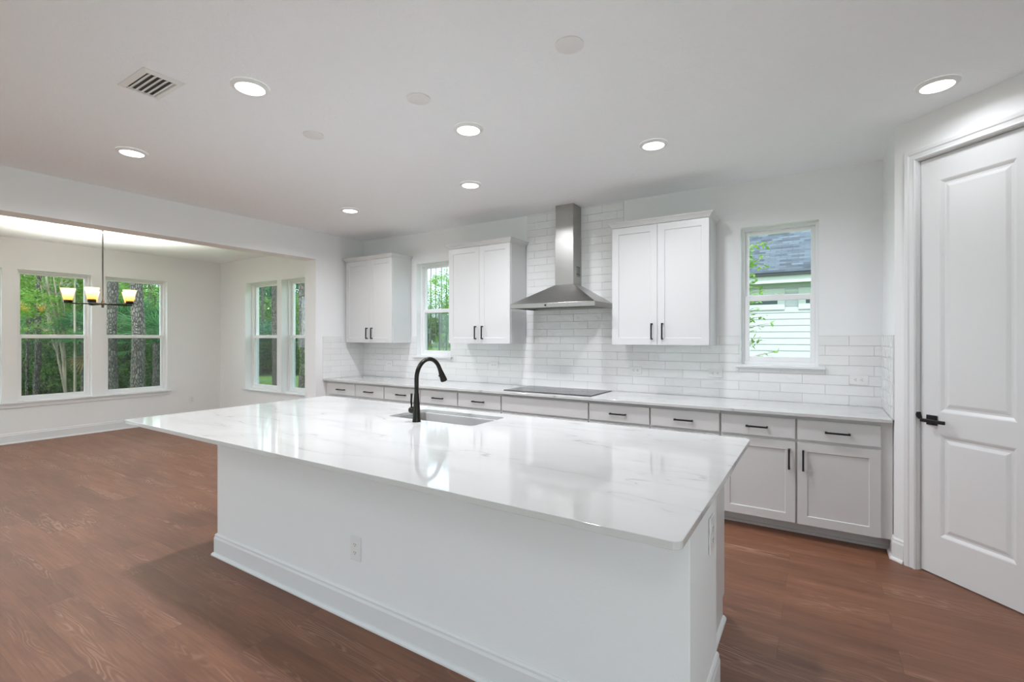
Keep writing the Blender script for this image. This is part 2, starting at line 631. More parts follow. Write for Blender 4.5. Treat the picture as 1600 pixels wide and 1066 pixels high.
def thing(name, label, cat, loc=(0, 0, 0), rz=0.0, group=None, kind=None):
    o = bpy.data.objects.new(name, None)
    C.objects.link(o)
    o.empty_display_size = 0.1
    o.location = loc
    o.rotation_euler = (0, 0, rz)
    ROOTM[o.name] = Matrix.Translation(loc) @ Matrix.Rotation(rz, 4, 'Z')
    return tag(o, label, cat, group, kind)

def tag(o, label=None, cat=None, group=None, kind=None):
    if label: o['label'] = label
    if cat: o['category'] = cat
    if group: o['group'] = group
    if kind: o['kind'] = kind
    return o

def struct(o):
    o['kind'] = 'structure'
    return o

def copy_tree(src, parent=None):
    c = src.copy()
    C.objects.link(c)
    c.parent = parent
    for ch in list(src.children):
        copy_tree(ch, c)
    return c

def at(u, F, v=None):
    """ground position (and height) seen at pixel u (v) at distance F along the view axis"""
    a = (u - 800.0) / FPX
    x = F * (a * cos(YAW) - sin(YAW))
    y = F * (a * sin(YAW) + cos(YAW))
    if v is None:
        return x, y
    return x, y, CAMZ + F * (527.87 - v) / FPX

# ------------------------------------------------------------------ room shell
def wall_y(name, x0, x1, y0, y1, holes, z0=0.0, z1=CEIL, mat='wall'):
    """wall running along X; holes = (xa, xb, za, zb)"""
    b = MB()
    xs = x0
    for xa, xb, za, zb in sorted(holes):
        if xa > xs: b.box(xs, xa, y0, y1, z0, z1)
        if za > z0: b.box(xa, xb, y0, y1, z0, za)
        if zb < z1: b.box(xa, xb, y0, y1, zb, z1)
        xs = xb
    if x1 > xs: b.box(xs, x1, y0, y1, z0, z1)
    return struct(b.build(name, mat, fix=False))

def wall_x(name, x0, x1, y0, y1, holes, z0=0.0, z1=CEIL, mat='wall'):
    b = MB()
    ys = y0
    for ya, yb, za, zb in sorted(holes):
        if ya > ys: b.box(x0, x1, ys, ya, z0, z1)
        if za > z0: b.box(x0, x1, ya, yb, z0, za)
        if zb < z1: b.box(x0, x1, ya, yb, zb, z1)
        ys = yb
    if y1 > ys: b.box(x0, x1, ys, y1, z0, z1)
    return struct(b.build(name, mat, fix=False))

W1 = (-4.251, -3.697, 1.157, 2.308)
W2 = (-0.551, 0.005, 1.157, 2.308)
DW = [(0.945, 1.715), (1.856, 2.626), (2.785, 3.585)]
DB = [(-8.083, -7.170), (-7.050, -6.137)]
DZ = (0.537, 2.287)
XE = 1.535
YR = -4.2
struct(MB().box(-9.1, 1.75, -4.4, 4.66, -0.12, 0).build('floor', 'floor'))
struct(MB().box(-5.75, 2.2, -4.9, 5.0, CEIL, CEIL + 0.22).box(-9.4, -5.75, -0.75, 5.0, CEIL, CEIL + 0.22).build('ceiling', 'ceiling'))
wall_y('wall_back', XL2, 1.75, YB, YB + 0.2, [W1, W2])
wall_y('wall_dining_back', -9.084, XL2, YD, YD + 0.24, [(a, b_, *DZ) for a, b_ in DB])
wall_x('wall_dining_left', -9.084, XD, -0.5, YD, [(a, b_, *DZ) for a, b_ in DW])
wall_y('wall_dining_front', XD, XL, -0.5, -0.3, [(-8.6, -5.8, 0.0, 2.05)])
wall_x('wall_left', XL2, XL, -0.3, YB, [(-0.1, 3.722, 0.0, 2.353)])
wall_x('wall_living', XL2, XL, YR, -0.5, [(-3.9, -0.8, 0.0, 2.45)])
wall_x('wall_return', XR, XR + 0.12, YC + 0.06, YB, [])
wall_x('wall_right', XE, XE + 0.12, YR, 2.687, [(-3.6, 0.6, 0.0, 2.5)])
wall_y('wall_rear', XL2, XE + 0.12, YR - 0.2, YR, [(-3.45, -1.92, 0.0, 2.5)])
# unseen sliding glass door added in the rear wall to let in daylight
d = struct(thing('added_door_2', None, None, (-2.4, YR - 0.1, 0)))
f = MB()
for x in (-3.45, -2.70, -1.97):
    f.box(x, x + 0.05, YR - 0.13, YR - 0.07, 0.0, 2.5)
f.box(-3.40, -1.97, YR - 0.13, YR - 0.07, 2.45, 2.5)
f.box(-3.40, -1.97, YR - 0.13, YR - 0.07, 0.0, 0.05)
f.build('door_frame', 'vinyl', d, world=True)
g = MB()
for x in (-3.40, -2.65):
    g.box(x, x + 0.69, YR - 0.103, YR - 0.097, 0.05, 2.45)
g.build('pane', 'glass', d, world=True)

# unseen sliding doors of dining room and living area, added for extra daylight
d = struct(thing('added_door_3', None, None, (-7.2, -0.4, 0)))
f = MB()
for x in (-8.6, -7.23, -5.85):
    f.box(x, x + 0.05, -0.43, -0.37, 0.0, 2.05)
f.box(-8.55, -5.85, -0.43, -0.37, 2.00, 2.05).box(-8.55, -5.85, -0.43, -0.37, 0.0, 0.05)
f.build('door_frame', 'vinyl', d, world=True)
MB().box(-8.55, -7.23, -0.403, -0.397, 0.05, 2.00).box(-7.18, -5.85, -0.403, -0.397, 0.05, 2.00).build('pane', 'glass', d, world=True)
d = struct(thing('added_door_4', None, None, (-5.35, -2.3, 0)))
f = MB()
for y in (-3.9, -2.38, -0.85):
    f.box(-5.38, -5.32, y, y + 0.05, 0.0, 2.45)
f.box(-5.38, -5.32, -3.85, -0.85, 2.40, 2.45).box(-5.38, -5.32, -3.85, -0.85, 0.0, 0.05)
f.build('door_frame', 'vinyl', d, world=True)
MB().box(-5.353, -5.347, -3.85, -2.38, 0.05, 2.40).box(-5.353, -5.347, -2.33, -0.85, 0.05, 2.40).build('pane', 'glass', d, world=True)

d = struct(thing('added_door_5', None, None, (XE + 0.06, -1.5, 0)))  # sliders out of view, added to light the walls facing right
f = MB()
for y in (-3.6, -2.2, -0.8, 0.55):
    f.box(XE + 0.03, XE + 0.09, y, y + 0.05, 0.0, 2.5)
f.box(XE + 0.03, XE + 0.09, -3.55, 0.55, 2.45, 2.5).box(XE + 0.03, XE + 0.09, -3.55, 0.55, 0.0, 0.05)
f.build('door_frame', 'vinyl', d, world=True)
g = MB()
for y in (-3.55, -2.15, -0.75):
    g.box(XE + 0.057, XE + 0.063, y, y + 1.34, 0.05, 2.45)
g.build('pane', 'glass', d, world=True)

# diagonal pantry wall: local x runs along the wall away from the corner, local -y faces the room
DM_LOC = (XR, YC, 0)
DM_RZ = -pi / 4
DMX = Matrix.Translation(DM_LOC) @ Matrix.Rotation(DM_RZ, 4, 'Z')
DOOR0, DOOR1, DOORH = 0.135, 0.715, 2.44
b = MB()
b.box(0.0, DOOR0, 0.0, 0.12, 0, CEIL)
b.box(DOOR1, 1.60, 0.0, 0.12, 0, CEIL)
b.box(DOOR0, DOOR1, 0.0, 0.12, DOORH, CEIL)
b.add([(0, 0, 0), (0.0, 0.12, 0), (-0.03, 0.04, 0), (0, 0, CEIL), (0.0, 0.12, CEIL), (-0.03, 0.04, CEIL)], [(0, 1, 2), (3, 5, 4), (0, 2, 5, 3), (1, 4, 5, 2), (0, 3, 4, 1)])
b.xform(DMX)
struct(b.build('wall_pantry', 'wall', bevel=0.0))
struct(MB().box(XR + 0.0, XR + 0.12, YC, YC + 0.06, 0, CEIL).build('wall_corner', 'wall'))

# ------------------------------------------------------------------ baseboards
BH = 0.138
PROF = [(0, 0), (0.026, 0), (0.026, 0.008), (0.020, 0.018), (0.014, 0.020), (0.014, BH - 0.030), (0.010, BH - 0.018), (0.010, BH - 0.008), (0.004, BH), (0, BH)]

def molding(path, prof, closed=False):
    """sweep a profile (out, z) along a 2D path; 'out' is to the right of the direction of travel"""
    b = MB()
    P = [Vector((p[0], p[1])) for p in path]
    n = len(P)
    loops = []
    for i in range(n):
        def nrm(a, c):
            t = (c - a).normalized()
            return Vector((t.y, -t.x))
        ns = []
        if i > 0 or closed: ns.append(nrm(P[i - 1], P[i]))
        if i < n - 1 or closed: ns.append(nrm(P[i], P[(i + 1) % n]))
        if len(ns) == 2:
            mm = (ns[0] + ns[1])
            mm = mm / max(0.2, mm.dot(ns[0]))
        else:
            mm = ns[0]
        loops.append([(P[i].x + mm.x * o_, P[i].y + mm.y * o_, z) for o_, z in prof])
    if closed:
        loops.append(loops[0])
    b.loft(loops, closed=True, cap=not closed)
    return b

struct(molding([(XD, -0.27), (XD, YD), (XL2, YD)], PROF).build('baseboard_dining', 'trim', world=False))
struct(molding([(XL2, 3.722), (XL, 3.722), (XL, 3.80)], PROF).build('baseboard_left', 'trim'))
p0 = DMX @ Vector((0, 0, 0))
p1 = DMX @ Vector((0.066, 0, 0))
struct(molding([(XR, 3.94), (XR, YC), (p1.x, p1.y)], PROF).build('baseboard_return', 'trim'))

# ------------------------------------------------------------------ windows
def window_unit(name, w, h, screen=True, meet=0.49, flip=1):
    """double-hung window, local: x 0..w, y from 0 (room side) to 0.08 outwards, z 0..h"""
    t = thing(name, None, None)
    t['kind'] = 'structure'
    fw = 0.022
    f = MB()
    f.box(0, fw, 0, 0.085, 0, h).box(w - fw, w, 0, 0.085, 0, h)
    f.box(fw, w - fw, 0, 0.085, 0, fw + 0.006).box(fw, w - fw, 0, 0.085, h - fw, h)
    f.build('window_frame', 'vinyl', t, bevel=0.002)
    zm = h * meet
    # upper sash, set back
    sw = 0.030
    u = MB()
    x0, x1 = fw, w - fw
    u.box(x0, x0 + sw, 0.045, 0.075, zm - 0.012, h - fw).box(x1 - sw, x1, 0.045, 0.075, zm - 0.012, h - fw)
    u.box(x0 + sw, x1 - sw, 0.045, 0.075, h - fw - sw, h - fw).box(x0 + sw, x1 - sw, 0.045, 0.075, zm - 0.012, zm + 0.028)
    us = u.build('upper_sash', 'vinyl', t, bevel=0.0025)
    MB().box(x0 + sw - 0.004, x1 - sw + 0.004, 0.058, 0.062, zm + 0.022, h - fw - sw + 0.004).build('glass_pane', 'glass', us)
    # lower sash, room side
    sw2 = 0.036
    l = MB()
    l.box(x0, x0 + sw2, 0.010, 0.040, fw + 0.006, zm + 0.020).box(x1 - sw2, x1, 0.010, 0.040, fw + 0.006, zm + 0.020)
    l.box(x0 + sw2, x1 - sw2, 0.010, 0.040, fw + 0.006, fw + 0.046).box(x0 + sw2, x1 - sw2, 0.006, 0.040, zm - 0.022, zm + 0.020)
    ls = l.build('lower_sash', 'vinyl', t, bevel=0.0025)
    MB().box(x0 + sw2 - 0.004, x1 - sw2 + 0.004, 0.023, 0.027, fw + 0.042, zm - 0.018).build('glass_pane', 'glass', ls)
    lk = MB().box(w / 2 - 0.03, w / 2 + 0.03, 0.006, 0.034, zm + 0.020, zm + 0.030)
    lk.build('sash_lock', 'vinyl', ls, bevel=0.003)
    if screen:
        MB().box(x0 + 0.004, x1 - 0.004, 0.0795, 0.0805, fw, zm).build('insect_screen', 'screen', t)
    return t

def place(t, loc, rz):
    t.location = loc
    t.rotation_euler = (0, 0, rz)

RV = 0.075
hK = W1[3] - W1[2]
w = window_unit('window_1', W1[1] - W1[0], hK, True, 0.485); place(w, (W1[0], YB + RV, W1[2]), 0)
w = window_unit('window_2', W2[1] - W2[0], hK, False, 0.485); place(w, (W2[0], YB + RV, W2[2]), 0)
hD = DZ[1] - DZ[0]
for k, (a, c_) in enumerate(DW):
    w = window_unit('window_%d' % (3 + k), c_ - a, hD, True, 0.492)
    place(w, (XD - RV, a, DZ[0]), pi / 2)
for k, (a, c_) in enumerate(DB):
    w = window_unit('window_%d' % (6 + k), c_ - a, hD, True, 0.492)
    place(w, (a, YD + 0.115, DZ[0]), 0)

def sill_y(name, x0, x1, yw, z, depth):
    """stool + apron on a wall along X facing -Y"""
    b = MB()
    b.box(x0, x1, yw - 0.034, yw - 0.001, z - 0.021, z)
    b.box(x0 + 0.02, x1 - 0.02, yw - 0.014, yw - 0.001, z - 0.034, z - 0.021)
    o = b.build(name, 'trim', bevel=0.004)
    return struct(o)
sill_y('trim_1', W1[0] - 0.035, W1[1] + 0.035, YB - 0.009, W1[2], 0)
sill_y('trim_2', W2[0] - 0.035, W2[1] + 0.046, YB - 0.009, W2[2], 0)
sill_y('trim_3', DB[0][0] - 0.045, DB[1][1] + 0.045, YD, DZ[0], 0)
b = MB()
b.box(XD + 0.001, XD + 0.036, DW[0][0] - 0.05, DW[2][1] + 0.05, DZ[0] - 0.022, DZ[0])
b.box(XD + 0.001, XD + 0.016, DW[0][0] - 0.03, DW[2][1] + 0.03, DZ[0] - 0.075, DZ[0] - 0.022)
struct(b.build('trim_4', 'trim', bevel=0.004))

# ------------------------------------------------------------------ pantry door with casing
cas = [(0.0, 0.0), (0.0, 0.010), (0.006, 0.016), (0.012, 0.016), (0.016, 0.012), (0.034, 0.014), (0.040, 0.019), (0.058, 0.021), (0.066, 0.016), (0.066, 0.0)]
def casing():
    """mitred casing round the door opening, local diag-wall frame; profile (distance from opening, depth)"""
    b = MB()
    loops = []
    for (sx_, sz_, cx_, cz_) in ((-1, 0, DOOR0, 0.0), (-1, 1, DOOR0, DOORH), (1, 1, DOOR1, DOORH), (1, 0, DOOR1, 0.0)):
        loops.append([(cx_ + sx_ * w_, -d_, cz_ + sz_ * w_) for w_, d_ in cas])
    b.loft(loops)
    return b
c_ = casing().xform(DMX)
struct(c_.build('trim_5', 'trim'))
# jamb lining and stop
j = MB()
j.box(DOOR0, DOOR0 + 0.004, -0.001, 0.118, 0, DOORH).box(DOOR1 - 0.004, DOOR1, -0.001, 0.118, 0, DOORH)
j.box(DOOR0 + 0.004, DOOR1 - 0.004, -0.001, 0.118, DOORH - 0.004, DOORH)
j.box(DOOR0 + 0.004, DOOR0 + 0.016, 0.066, 0.10, 0, DOORH - 0.004).box(DOOR1 - 0.016, DOOR1 - 0.004, 0.066, 0.10, 0, DOORH - 0.004)
j.box(DOOR0 + 0.016, DOOR1 - 0.016, 0.066, 0.10, DOORH - 0.016, DOORH - 0.004)
j.xform(DMX)
struct(j.build('trim_6', 'trim'))

door = thing('door_1', None, None, DM_LOC, DM_RZ)
struct(door)
dx0, dx1, dz0, dz1 = DOOR0 + 0.007, DOOR1 - 0.007, 0.008, DOORH - 0.008
yf = 0.022
px0, px1 = 0.244, 0.604
b = MB()
b.box(dx0, px0, yf, yf + 0.036, dz0, dz1).box(px1, dx1, yf, yf + 0.036, dz0, dz1)
for za, zb in ((dz0, 0.236), (0.826, 0.955), (2.292, dz1)):
    b.box(px0, px1, yf, yf + 0.036, za, zb)
for za, zb in ((0.236, 0.826), (0.955, 2.292)):
    def rr_(i, dpt): return (px0 + i, px1 - i, za + i, zb - i, yf + dpt)
    b.rings([rr_(0, 0), rr_(0.006, 0.002), rr_(0.020, 0.010), rr_(0.030, 0.010), rr_(0.046, 0.004), rr_(0.050, 0.003)])
b.box(px0, px1, yf + 0.020, yf + 0.036, 0.236, 0.826).box(px0, px1, yf + 0.020, yf + 0.036, 0.955, 2.292)
b.build('door_panel', 'trim', door, fix=False)
h = thing_h = MB()
HZ = 0.902
h.box(0.176, 0.234, yf - 0.009, yf - 0.0005, HZ - 0.029, HZ + 0.029)
hp = h.build('handle_plate', 'black_matte', door, bevel=0.002)
l = MB()
l.tube([(0.205, yf - 0.009, HZ), (0.205, yf - 0.048, HZ)], 0.0095, 14)
l.box(0.178, 0.308, yf - 0.060, yf - 0.046, HZ - 0.010, HZ + 0.010)
l.build('door_lever', 'black_matte', door, bevel=0.003)
s_ = MB()
s_.lathe([(0.001, -0.004), (0.023, -0.003), (0.023, 0.001), (0.001, 0.002)], 20)
s_.xform(Matrix.Translation((0.143, yf - 0.014, HZ + 0.020)) @ Matrix.Rotation(radians(75), 4, 'Y'))
s_.build('strike_plate', 'black_matte', door)

# ------------------------------------------------------------------ tile backsplash
b = MB()
T = 0.008
TT = 1.398
yb0 = YB - T
def tile_back(x0, x1, z0, z1): b.box(x0, x1, yb0, YB - 0.0005, z0, z1)
tile_back(XL + T, W1[0], TOP, TT)
tile_back(W1[0], W1[1], TOP, W1[2] - 0.035)
tile_back(W1[1], -2.637, TOP, TT)
tile_back(-2.637, -1.565, TOP, CEIL - 0.0005)
tile_back(-1.565, W2[0], TOP, TT)
tile_back(W2[0], W2[1], TOP, W2[2] - 0.035)
tile_back(W2[1], XR - T, TOP, TT)
b.box(XL + 0.0005, XL + T, YC, YB - 0.0005, TOP, TT)
b.box(XR - T, XR - 0.0005, YC, YB - 0.0005, TOP, TT)
o = b.build('tile_backsplash', 'tile', fix=False)
tag(o, 'glossy white subway tile backsplash behind the long wall counter and hood', 'backsplash')

# ------------------------------------------------------------------ cabinets
def framed(b, x0, x1, z0, z1, y, th, m=0.058, rec=0.007, slope=0.004):
    """shaker front: frame of width m, recessed panel; front face at y, body towards +y"""
    b.box(x0, x0 + m, y, y + th, z0, z1).box(x1 - m, x1, y, y + th, z0, z1)
    b.box(x0 + m, x1 - m, y, y + th, z0, z0 + m).box(x0 + m, x1 - m, y, y + th, z1 - m, z1)
    b.rings([(x0 + m, x1 - m, z0 + m, z1 - m, y), (x0 + m + slope, x1 - m - slope, z0 + m + slope, z1 - m - slope, y + rec)])
    b.box(x0 + m, x1 - m, y + rec + 0.004, y + th - 0.001, z0 + m, z1 - m)

def pull(parent, x, z, y, vertical, L=0.128):
    b = MB()
    r = 0.0060
    if vertical:
        b.box(x - r, x + r, y - 0.033, y - 0.023, z - L / 2 - 0.006, z + L / 2 + 0.006)
        for s in (-1, 1): b.box(x - r, x + r, y - 0.024, y - 0.0005, z + s * L / 2 - r, z + s * L / 2 + r)
    else:
        b.box(x - L / 2 - 0.006, x + L / 2 + 0.006, y - 0.033, y - 0.023, z - r, z + r)
        for s in (-1, 1): b.box(x + s * L / 2 - r, x + s * L / 2 + r, y - 0.024, y - 0.0005, z - r, z + r)
    return b.build('handle', 'black', parent, bevel=0.001)

def upper_cabinet(label, x0, x1, xs, crown_left=True):
    """local origin at the cabinet's lower left wall corner"""
    t = thing('upper_cabinet', label, 'cabinet', (x0, YB, 1.32), 0, 'wall cabinets over the back counter')
    w = x1 - x0
    yfr = 4.13 - YB
    b = MB()
    b.box(0.0, w, yfr + 0.021, -0.009, 0, 1.04)
    b.build('body', 'cabinet', t, bevel=0.0015)
    mid = xs - x0
    for (a, c2, hx) in ((0.003, mid - 0.0015, mid - 0.045), (mid + 0.0015, w - 0.003, mid + 0.045)):
        d = MB()
        framed(d, a, c2, 0.002, 1.036, yfr, 0.020)
        dd = d.build('door', 'cabinet', t)
        pull(dd, hx, 0.117, yfr, True)
    prof = [(0.0, 1.040), (0.003, 1.046), (0.008, 1.050), (0.010, 1.056), (0.026, 1.072), (0.034, 1.076), (0.036, 1.083), (0.0, 1.083)]
    loops = []
    for o_, z in prof:
        loops.append([(0 - o_, -0.009, z), (0 - o_, yfr - o_, z), (w + o_, yfr - o_, z), (w + o_, -0.009, z)])
    c = MB()
    c.loft(loops, closed=False)
    # close underside and top
    c.add([loops[0][0], loops[0][1], loops[0][2], loops[0][3]], [(0, 1, 2, 3)])
    c.add([loops[-2][0], loops[-2][1], loops[-2][2], loops[-2][3]], [(0, 1, 2, 3)])
    c.build('crown_molding', 'cabinet', t, fix=True)
    return t

upper_cabinet('white two-door wall cabinet in the left corner beside the narrow window', -5.183, -4.342, -4.728)
upper_cabinet('white two-door wall cabinet between the left window and the steel hood', -3.456, -2.647, -3.034)
upper_cabinet('white two-door wall cabinet right of the hood, before the right window', -1.561, -0.738, -1.156)

# base cabinets: local origin on the floor at left wall-side corner
BF = 3.846   # door face
def base_cabinet(label, x0, x1, splits, mode, hinge=None, fill_l=0.0, fill_r=0.0):
    t = thing('base_cabinet', label, 'cabinet', (x0, YB, 0), 0, 'base cabinets under the back counter')
    w = x1 - x0
    y = BF - YB
    b = MB()
    b.box(0.0, w, y + 0.021, -0.01, 0.100, TOP - 0.024)
    b.build('body', 'cabinet', t, bevel=0.001)
    k = MB()
    k.box(0.0, w, 3.985 - YB, -0.05, 0.0, 0.0995)
    k.box(0.0, w, 3.968 - YB, 3.985 - YB, 0.0, 0.018)
    k.build('toe_kick', 'cabinet', t)
    g = 0.006
    xs = [fill_l] + [s - x0 for s in splits] + [w - fill_r]
    for i in range(len(xs) - 1):
        a, c2 = xs[i] + (g if i else (g if not fill_l else 0)), xs[i + 1] - (g if i < len(xs) - 2 or not fill_r else 0)
        d = MB().box(a, c2, y, y + 0.020, 0.684, 0.822)
        if mode == 'false':
            d.build('false_drawer_front', 'cabinet', t, bevel=0.002)
        else:
            dd = d.build('drawer', 'cabinet', t, bevel=0.002)
            pull(dd, (a + c2) / 2, 0.750, y, False)
    if mode == 'false':
        mid = w / 2
        cols = [(g, mid - 0.0015, mid - 0.035), (mid + 0.0015, w - g, mid + 0.035)]
    else:
        cols = []
        for i in range(len(xs) - 1):
            a, c2 = xs[i] + (g if i else (g if not fill_l else 0)), xs[i + 1] - (g if i < len(xs) - 2 or not fill_r else 0)
            right = (i % 2 == 0)
            cols.append((a, c2, c2 - 0.036 if right else a + 0.036))
    for a, c2, hx in cols:
        d = MB()
        framed(d, a, c2, 0.106, 0.664, y, 0.020)
        dd = d.build('door', 'cabinet', t)
        pull(dd, hx, 0.545, y, True)
    return t

base_cabinet('white base cabinet with two narrow drawers at the left end of the back counter', XL + 0.003, -4.172, [-4.660], 'two', fill_l=0.075)
base_cabinet('white base cabinet with two drawers behind the faucet', -4.170, -3.102, [-3.616], 'two')
base_cabinet('white single-drawer base cabinet just left of the cooktop cabinet', -3.100, -2.569, [], 'one')
base_cabinet('white base cabinet with a wide plain false drawer front below the cooktop', -2.567, -1.665, [], 'false')
base_cabinet('white two-drawer base cabinet just right of the cooktop', -1.663, -0.613, [-1.135], 'two')
base_cabinet('white two-drawer base cabinet with both lower doors visible beside the pantry wall', -0.611, XR - 0.003, [-0.126], 'two', fill_r=0.062)

# ------------------------------------------------------------------ worktops
def bool_mesh(o, cut):
    md = o.modifiers.new('cut', 'BOOLEAN')
    md.object = cut
    md.solver = 'EXACT'
    dg = bpy.context.evaluated_depsgraph_get()
    dg.update()
    me = bpy.data.meshes.new_from_object(o.evaluated_get(dg))
    o.modifiers.remove(md)
    o.data = me
    bpy.data.objects.remove(cut, do_unlink=True)

def rounded_slab(x0, x1, y0, y1, z0, z1, r, n=6):
    pts = []
    for cx_, cy_, a0 in ((x1 - r, y1 - r, 0), (x0 + r, y1 - r, 90), (x0 + r, y0 + r, 180), (x1 - r, y0 + r, 270)):
        for i in range(n + 1):
            a = radians(a0 + 90 * i / n)
            pts.append((cx_ + r * cos(a), cy_ + r * sin(a)))
    return MB().loft([[(x, y, z0) for x, y in pts], [(x, y, z1) for x, y in pts]])

o = MB().box(XL + 0.0085, XR - 0.0085, YC, YB - 0.0085, TOP - 0.023, TOP).build('worktop', 'quartz', bevel=0.002)
tag(o, 'long white quartz worktop running along the tiled back wall', 'worktop')

IX0, IX1, IY0, IY1 = -3.672, -0.289, 1.242, 2.718
SK = (-2.395, -1.697, 2.236, 2.600)
isl_top = rounded_slab(IX0, IX1, IY0, IY1, TOP - 0.023, TOP, 0.028).build('island_worktop', 'quartz')
cut = rounded_slab(SK[0], SK[1], SK[2], SK[3], TOP - 0.1, TOP + 0.1, 0.035).build('cutter', 'quartz')
bool_mesh(isl_top, cut)
bv = isl_top.modifiers.new('bevel', 'BEVEL')
bv.width = 0.002
bv.segments = 2
bv.limit_method = 'ANGLE'
bv.angle_limit = radians(60)
tag(isl_top, 'large white veined quartz slab on top of the island', 'worktop')

# ------------------------------------------------------------------ island
KX0, KX1, KY0, KY1 = -3.229, -0.340, 1.582, 2.05
isl = thing('kitchen_island', 'long white kitchen island with painted knee wall, baseboard and outlet', 'island', ((KX0 + KX1) / 2, 2.0, 0))
zt = TOP - 0.0235
MB().box(KX0, KX1, KY0, KY1, 0, zt).build('knee_wall', 'wall', isl, bevel=0.004, world=True)
molding([(KX0, KY1), (KX0, KY0), (KX1, KY0), (KX1, KY1)][::-1], [(-o_, z) for o_, z in PROF]).build('baseboard', 'trim', isl, world=True)
cx0, cx1, cyf = -3.19, -0.395, 2.605
b = MB()
b.box(cx0, SK[0] - 0.05, KY1 + 0.001, cyf, 0.103, zt).box(SK[1] + 0.05, cx1, KY1 + 0.001, cyf, 0.103, zt)
b.box(SK[0] - 0.05, SK[1] + 0.05, KY1 + 0.001, cyf, 0.103, 0.55)
b.box(SK[0] - 0.05, SK[1] + 0.05, cyf - 0.02, cyf, 0.55, zt)
b.box(cx0, cx1, KY1 + 0.001, cyf - 0.05, 0.0, 0.103)
b.build('cabinet_body', 'cabinet', isl, bevel=0.0015, world=True)
molding([(cx1, KY1 + 0.03), (cx1, cyf - 0.045)][::-1], [(0, 0), (-0.017, 0), (-0.015, 0.009), (-0.008, 0.016), (0, 0.018)]).build('shoe_molding', 'trim', isl, world=True)
n_ = 6
for i in range(n_):
    a = cx0 + 0.004 + i * (cx1 - cx0 - 0.008) / n_
    c2 = cx0 + 0.004 + (i + 1) * (cx1 - cx0 - 0.008) / n_ - 0.004
    d = MB()
    framed(d, a, c2, 0.108, 0.664, 0, 0.020)
    d.xform(Matrix.Translation((0, cyf + 0.0215, 0)) @ Matrix.Scale(-1, 4, (0, 1, 0)))
    dd = d.build('door', 'cabinet', isl, world=True)
    p = MB()
    hx = c2 - 0.035 if i % 2 == 0 else a + 0.035
    p.box(hx - 0.005, hx + 0.005, cyf + 0.045, cyf + 0.055, 0.475, 0.615).box(hx - 0.005, hx + 0.005, cyf + 0.0216, cyf + 0.046, 0.478, 0.488).box(hx - 0.005, hx + 0.005, cyf + 0.0216, cyf + 0.046, 0.602, 0.612)
    p.build('handle', 'black', dd, world=True)
    d = MB().box(a, c2, cyf + 0.0015, cyf + 0.0215, 0.684, 0.822)
    dd = d.build('drawer', 'cabinet', isl, world=True, bevel=0.002)
    p = MB()
    mx_ = (a + c2) / 2
    p.box(mx_ - 0.07, mx_ + 0.07, cyf + 0.045, cyf + 0.055, 0.748, 0.758).box(mx_ - 0.067, mx_ - 0.057, cyf + 0.0216, cyf + 0.046, 0.748, 0.758).box(mx_ + 0.057, mx_ + 0.067, cyf + 0.0216, cyf + 0.046, 0.748, 0.758)
    p.build('handle', 'black', dd, world=True)

# ------------------------------------------------------------------ outlets
def outlet(label, loc, rz, horizontal=False, group='electrical outlets', scale=1.0, mat='plastic'):
    """duplex receptacle; local -y is the face"""
    t = thing('electrical_outlet', label, 'outlet', loc, rz, group)
    def R(bm):
        if horizontal:
            bm.xform(Matrix.Rotation(pi / 2, 4, 'Y'))
        return bm.xform(Matrix.Scale(scale, 4))
    R(MB().box(-0.036, 0.036, -0.0062, -0.0006, -0.059, 0.059)).build('cover_plate', mat, t, bevel=0.0025)
    for s in (-1, 1):
        c = MB()
        pts = [(0.0165 * cos(a), 0.0135 * sin(a)) for a in [2 * pi * i / 20 for i in range(20)]]
        c.loft([[(x, -0.0062, s * 0.0195 + z) for x, z in pts], [(x, -0.0078, s * 0.0195 + z) for x, z in pts]])
        sk = R(c).build('socket', mat, t)
        sl = MB()
        sl.box(-0.0075, -0.0050, -0.0082, -0.0077, s * 0.0195 - 0.002, s * 0.0195 + 0.006)
        sl.box(0.0050, 0.0075, -0.0082, -0.0077, s * 0.0195 - 0.002, s * 0.0195 + 0.006)
        sl.box(-0.002, 0.002, -0.0082, -0.0077, s * 0.0195 - 0.009, s * 0.0195 - 0.005)
        R(sl).build('slot', 'dark_slot', sk)
    return t

outlet('white duplex outlet low on the long front of the island', (-1.909, KY0 - 0.0005, 0.352), 0)
outlet('white duplex outlet high on the end face of the island', (KX1 + 0.0005, 1.925, 0.648), pi / 2, scale=1.12)
for x, z, lab in ((-4.72, 1.045, 'sideways white outlet in the tiles under the left corner cabinet'),
                  (-3.065, 1.077, 'sideways white outlet in the tiles between the left window and cooktop'),
                  (-1.447, 1.076, 'sideways white outlet in the tiles right of the cooktop'),
                  (-0.745, 1.076, 'sideways white outlet in the tiles just left of the right window'),
                  (0.259, 1.066, 'sideways white outlet in the tiles right of the right window')):
    outlet(lab, (x, YB - T - 0.0003, z), 0, True)
outlet('white outlet low on the dining wall right of the triple window', (XD + 0.0005, 3.945, 0.345), pi / 2)

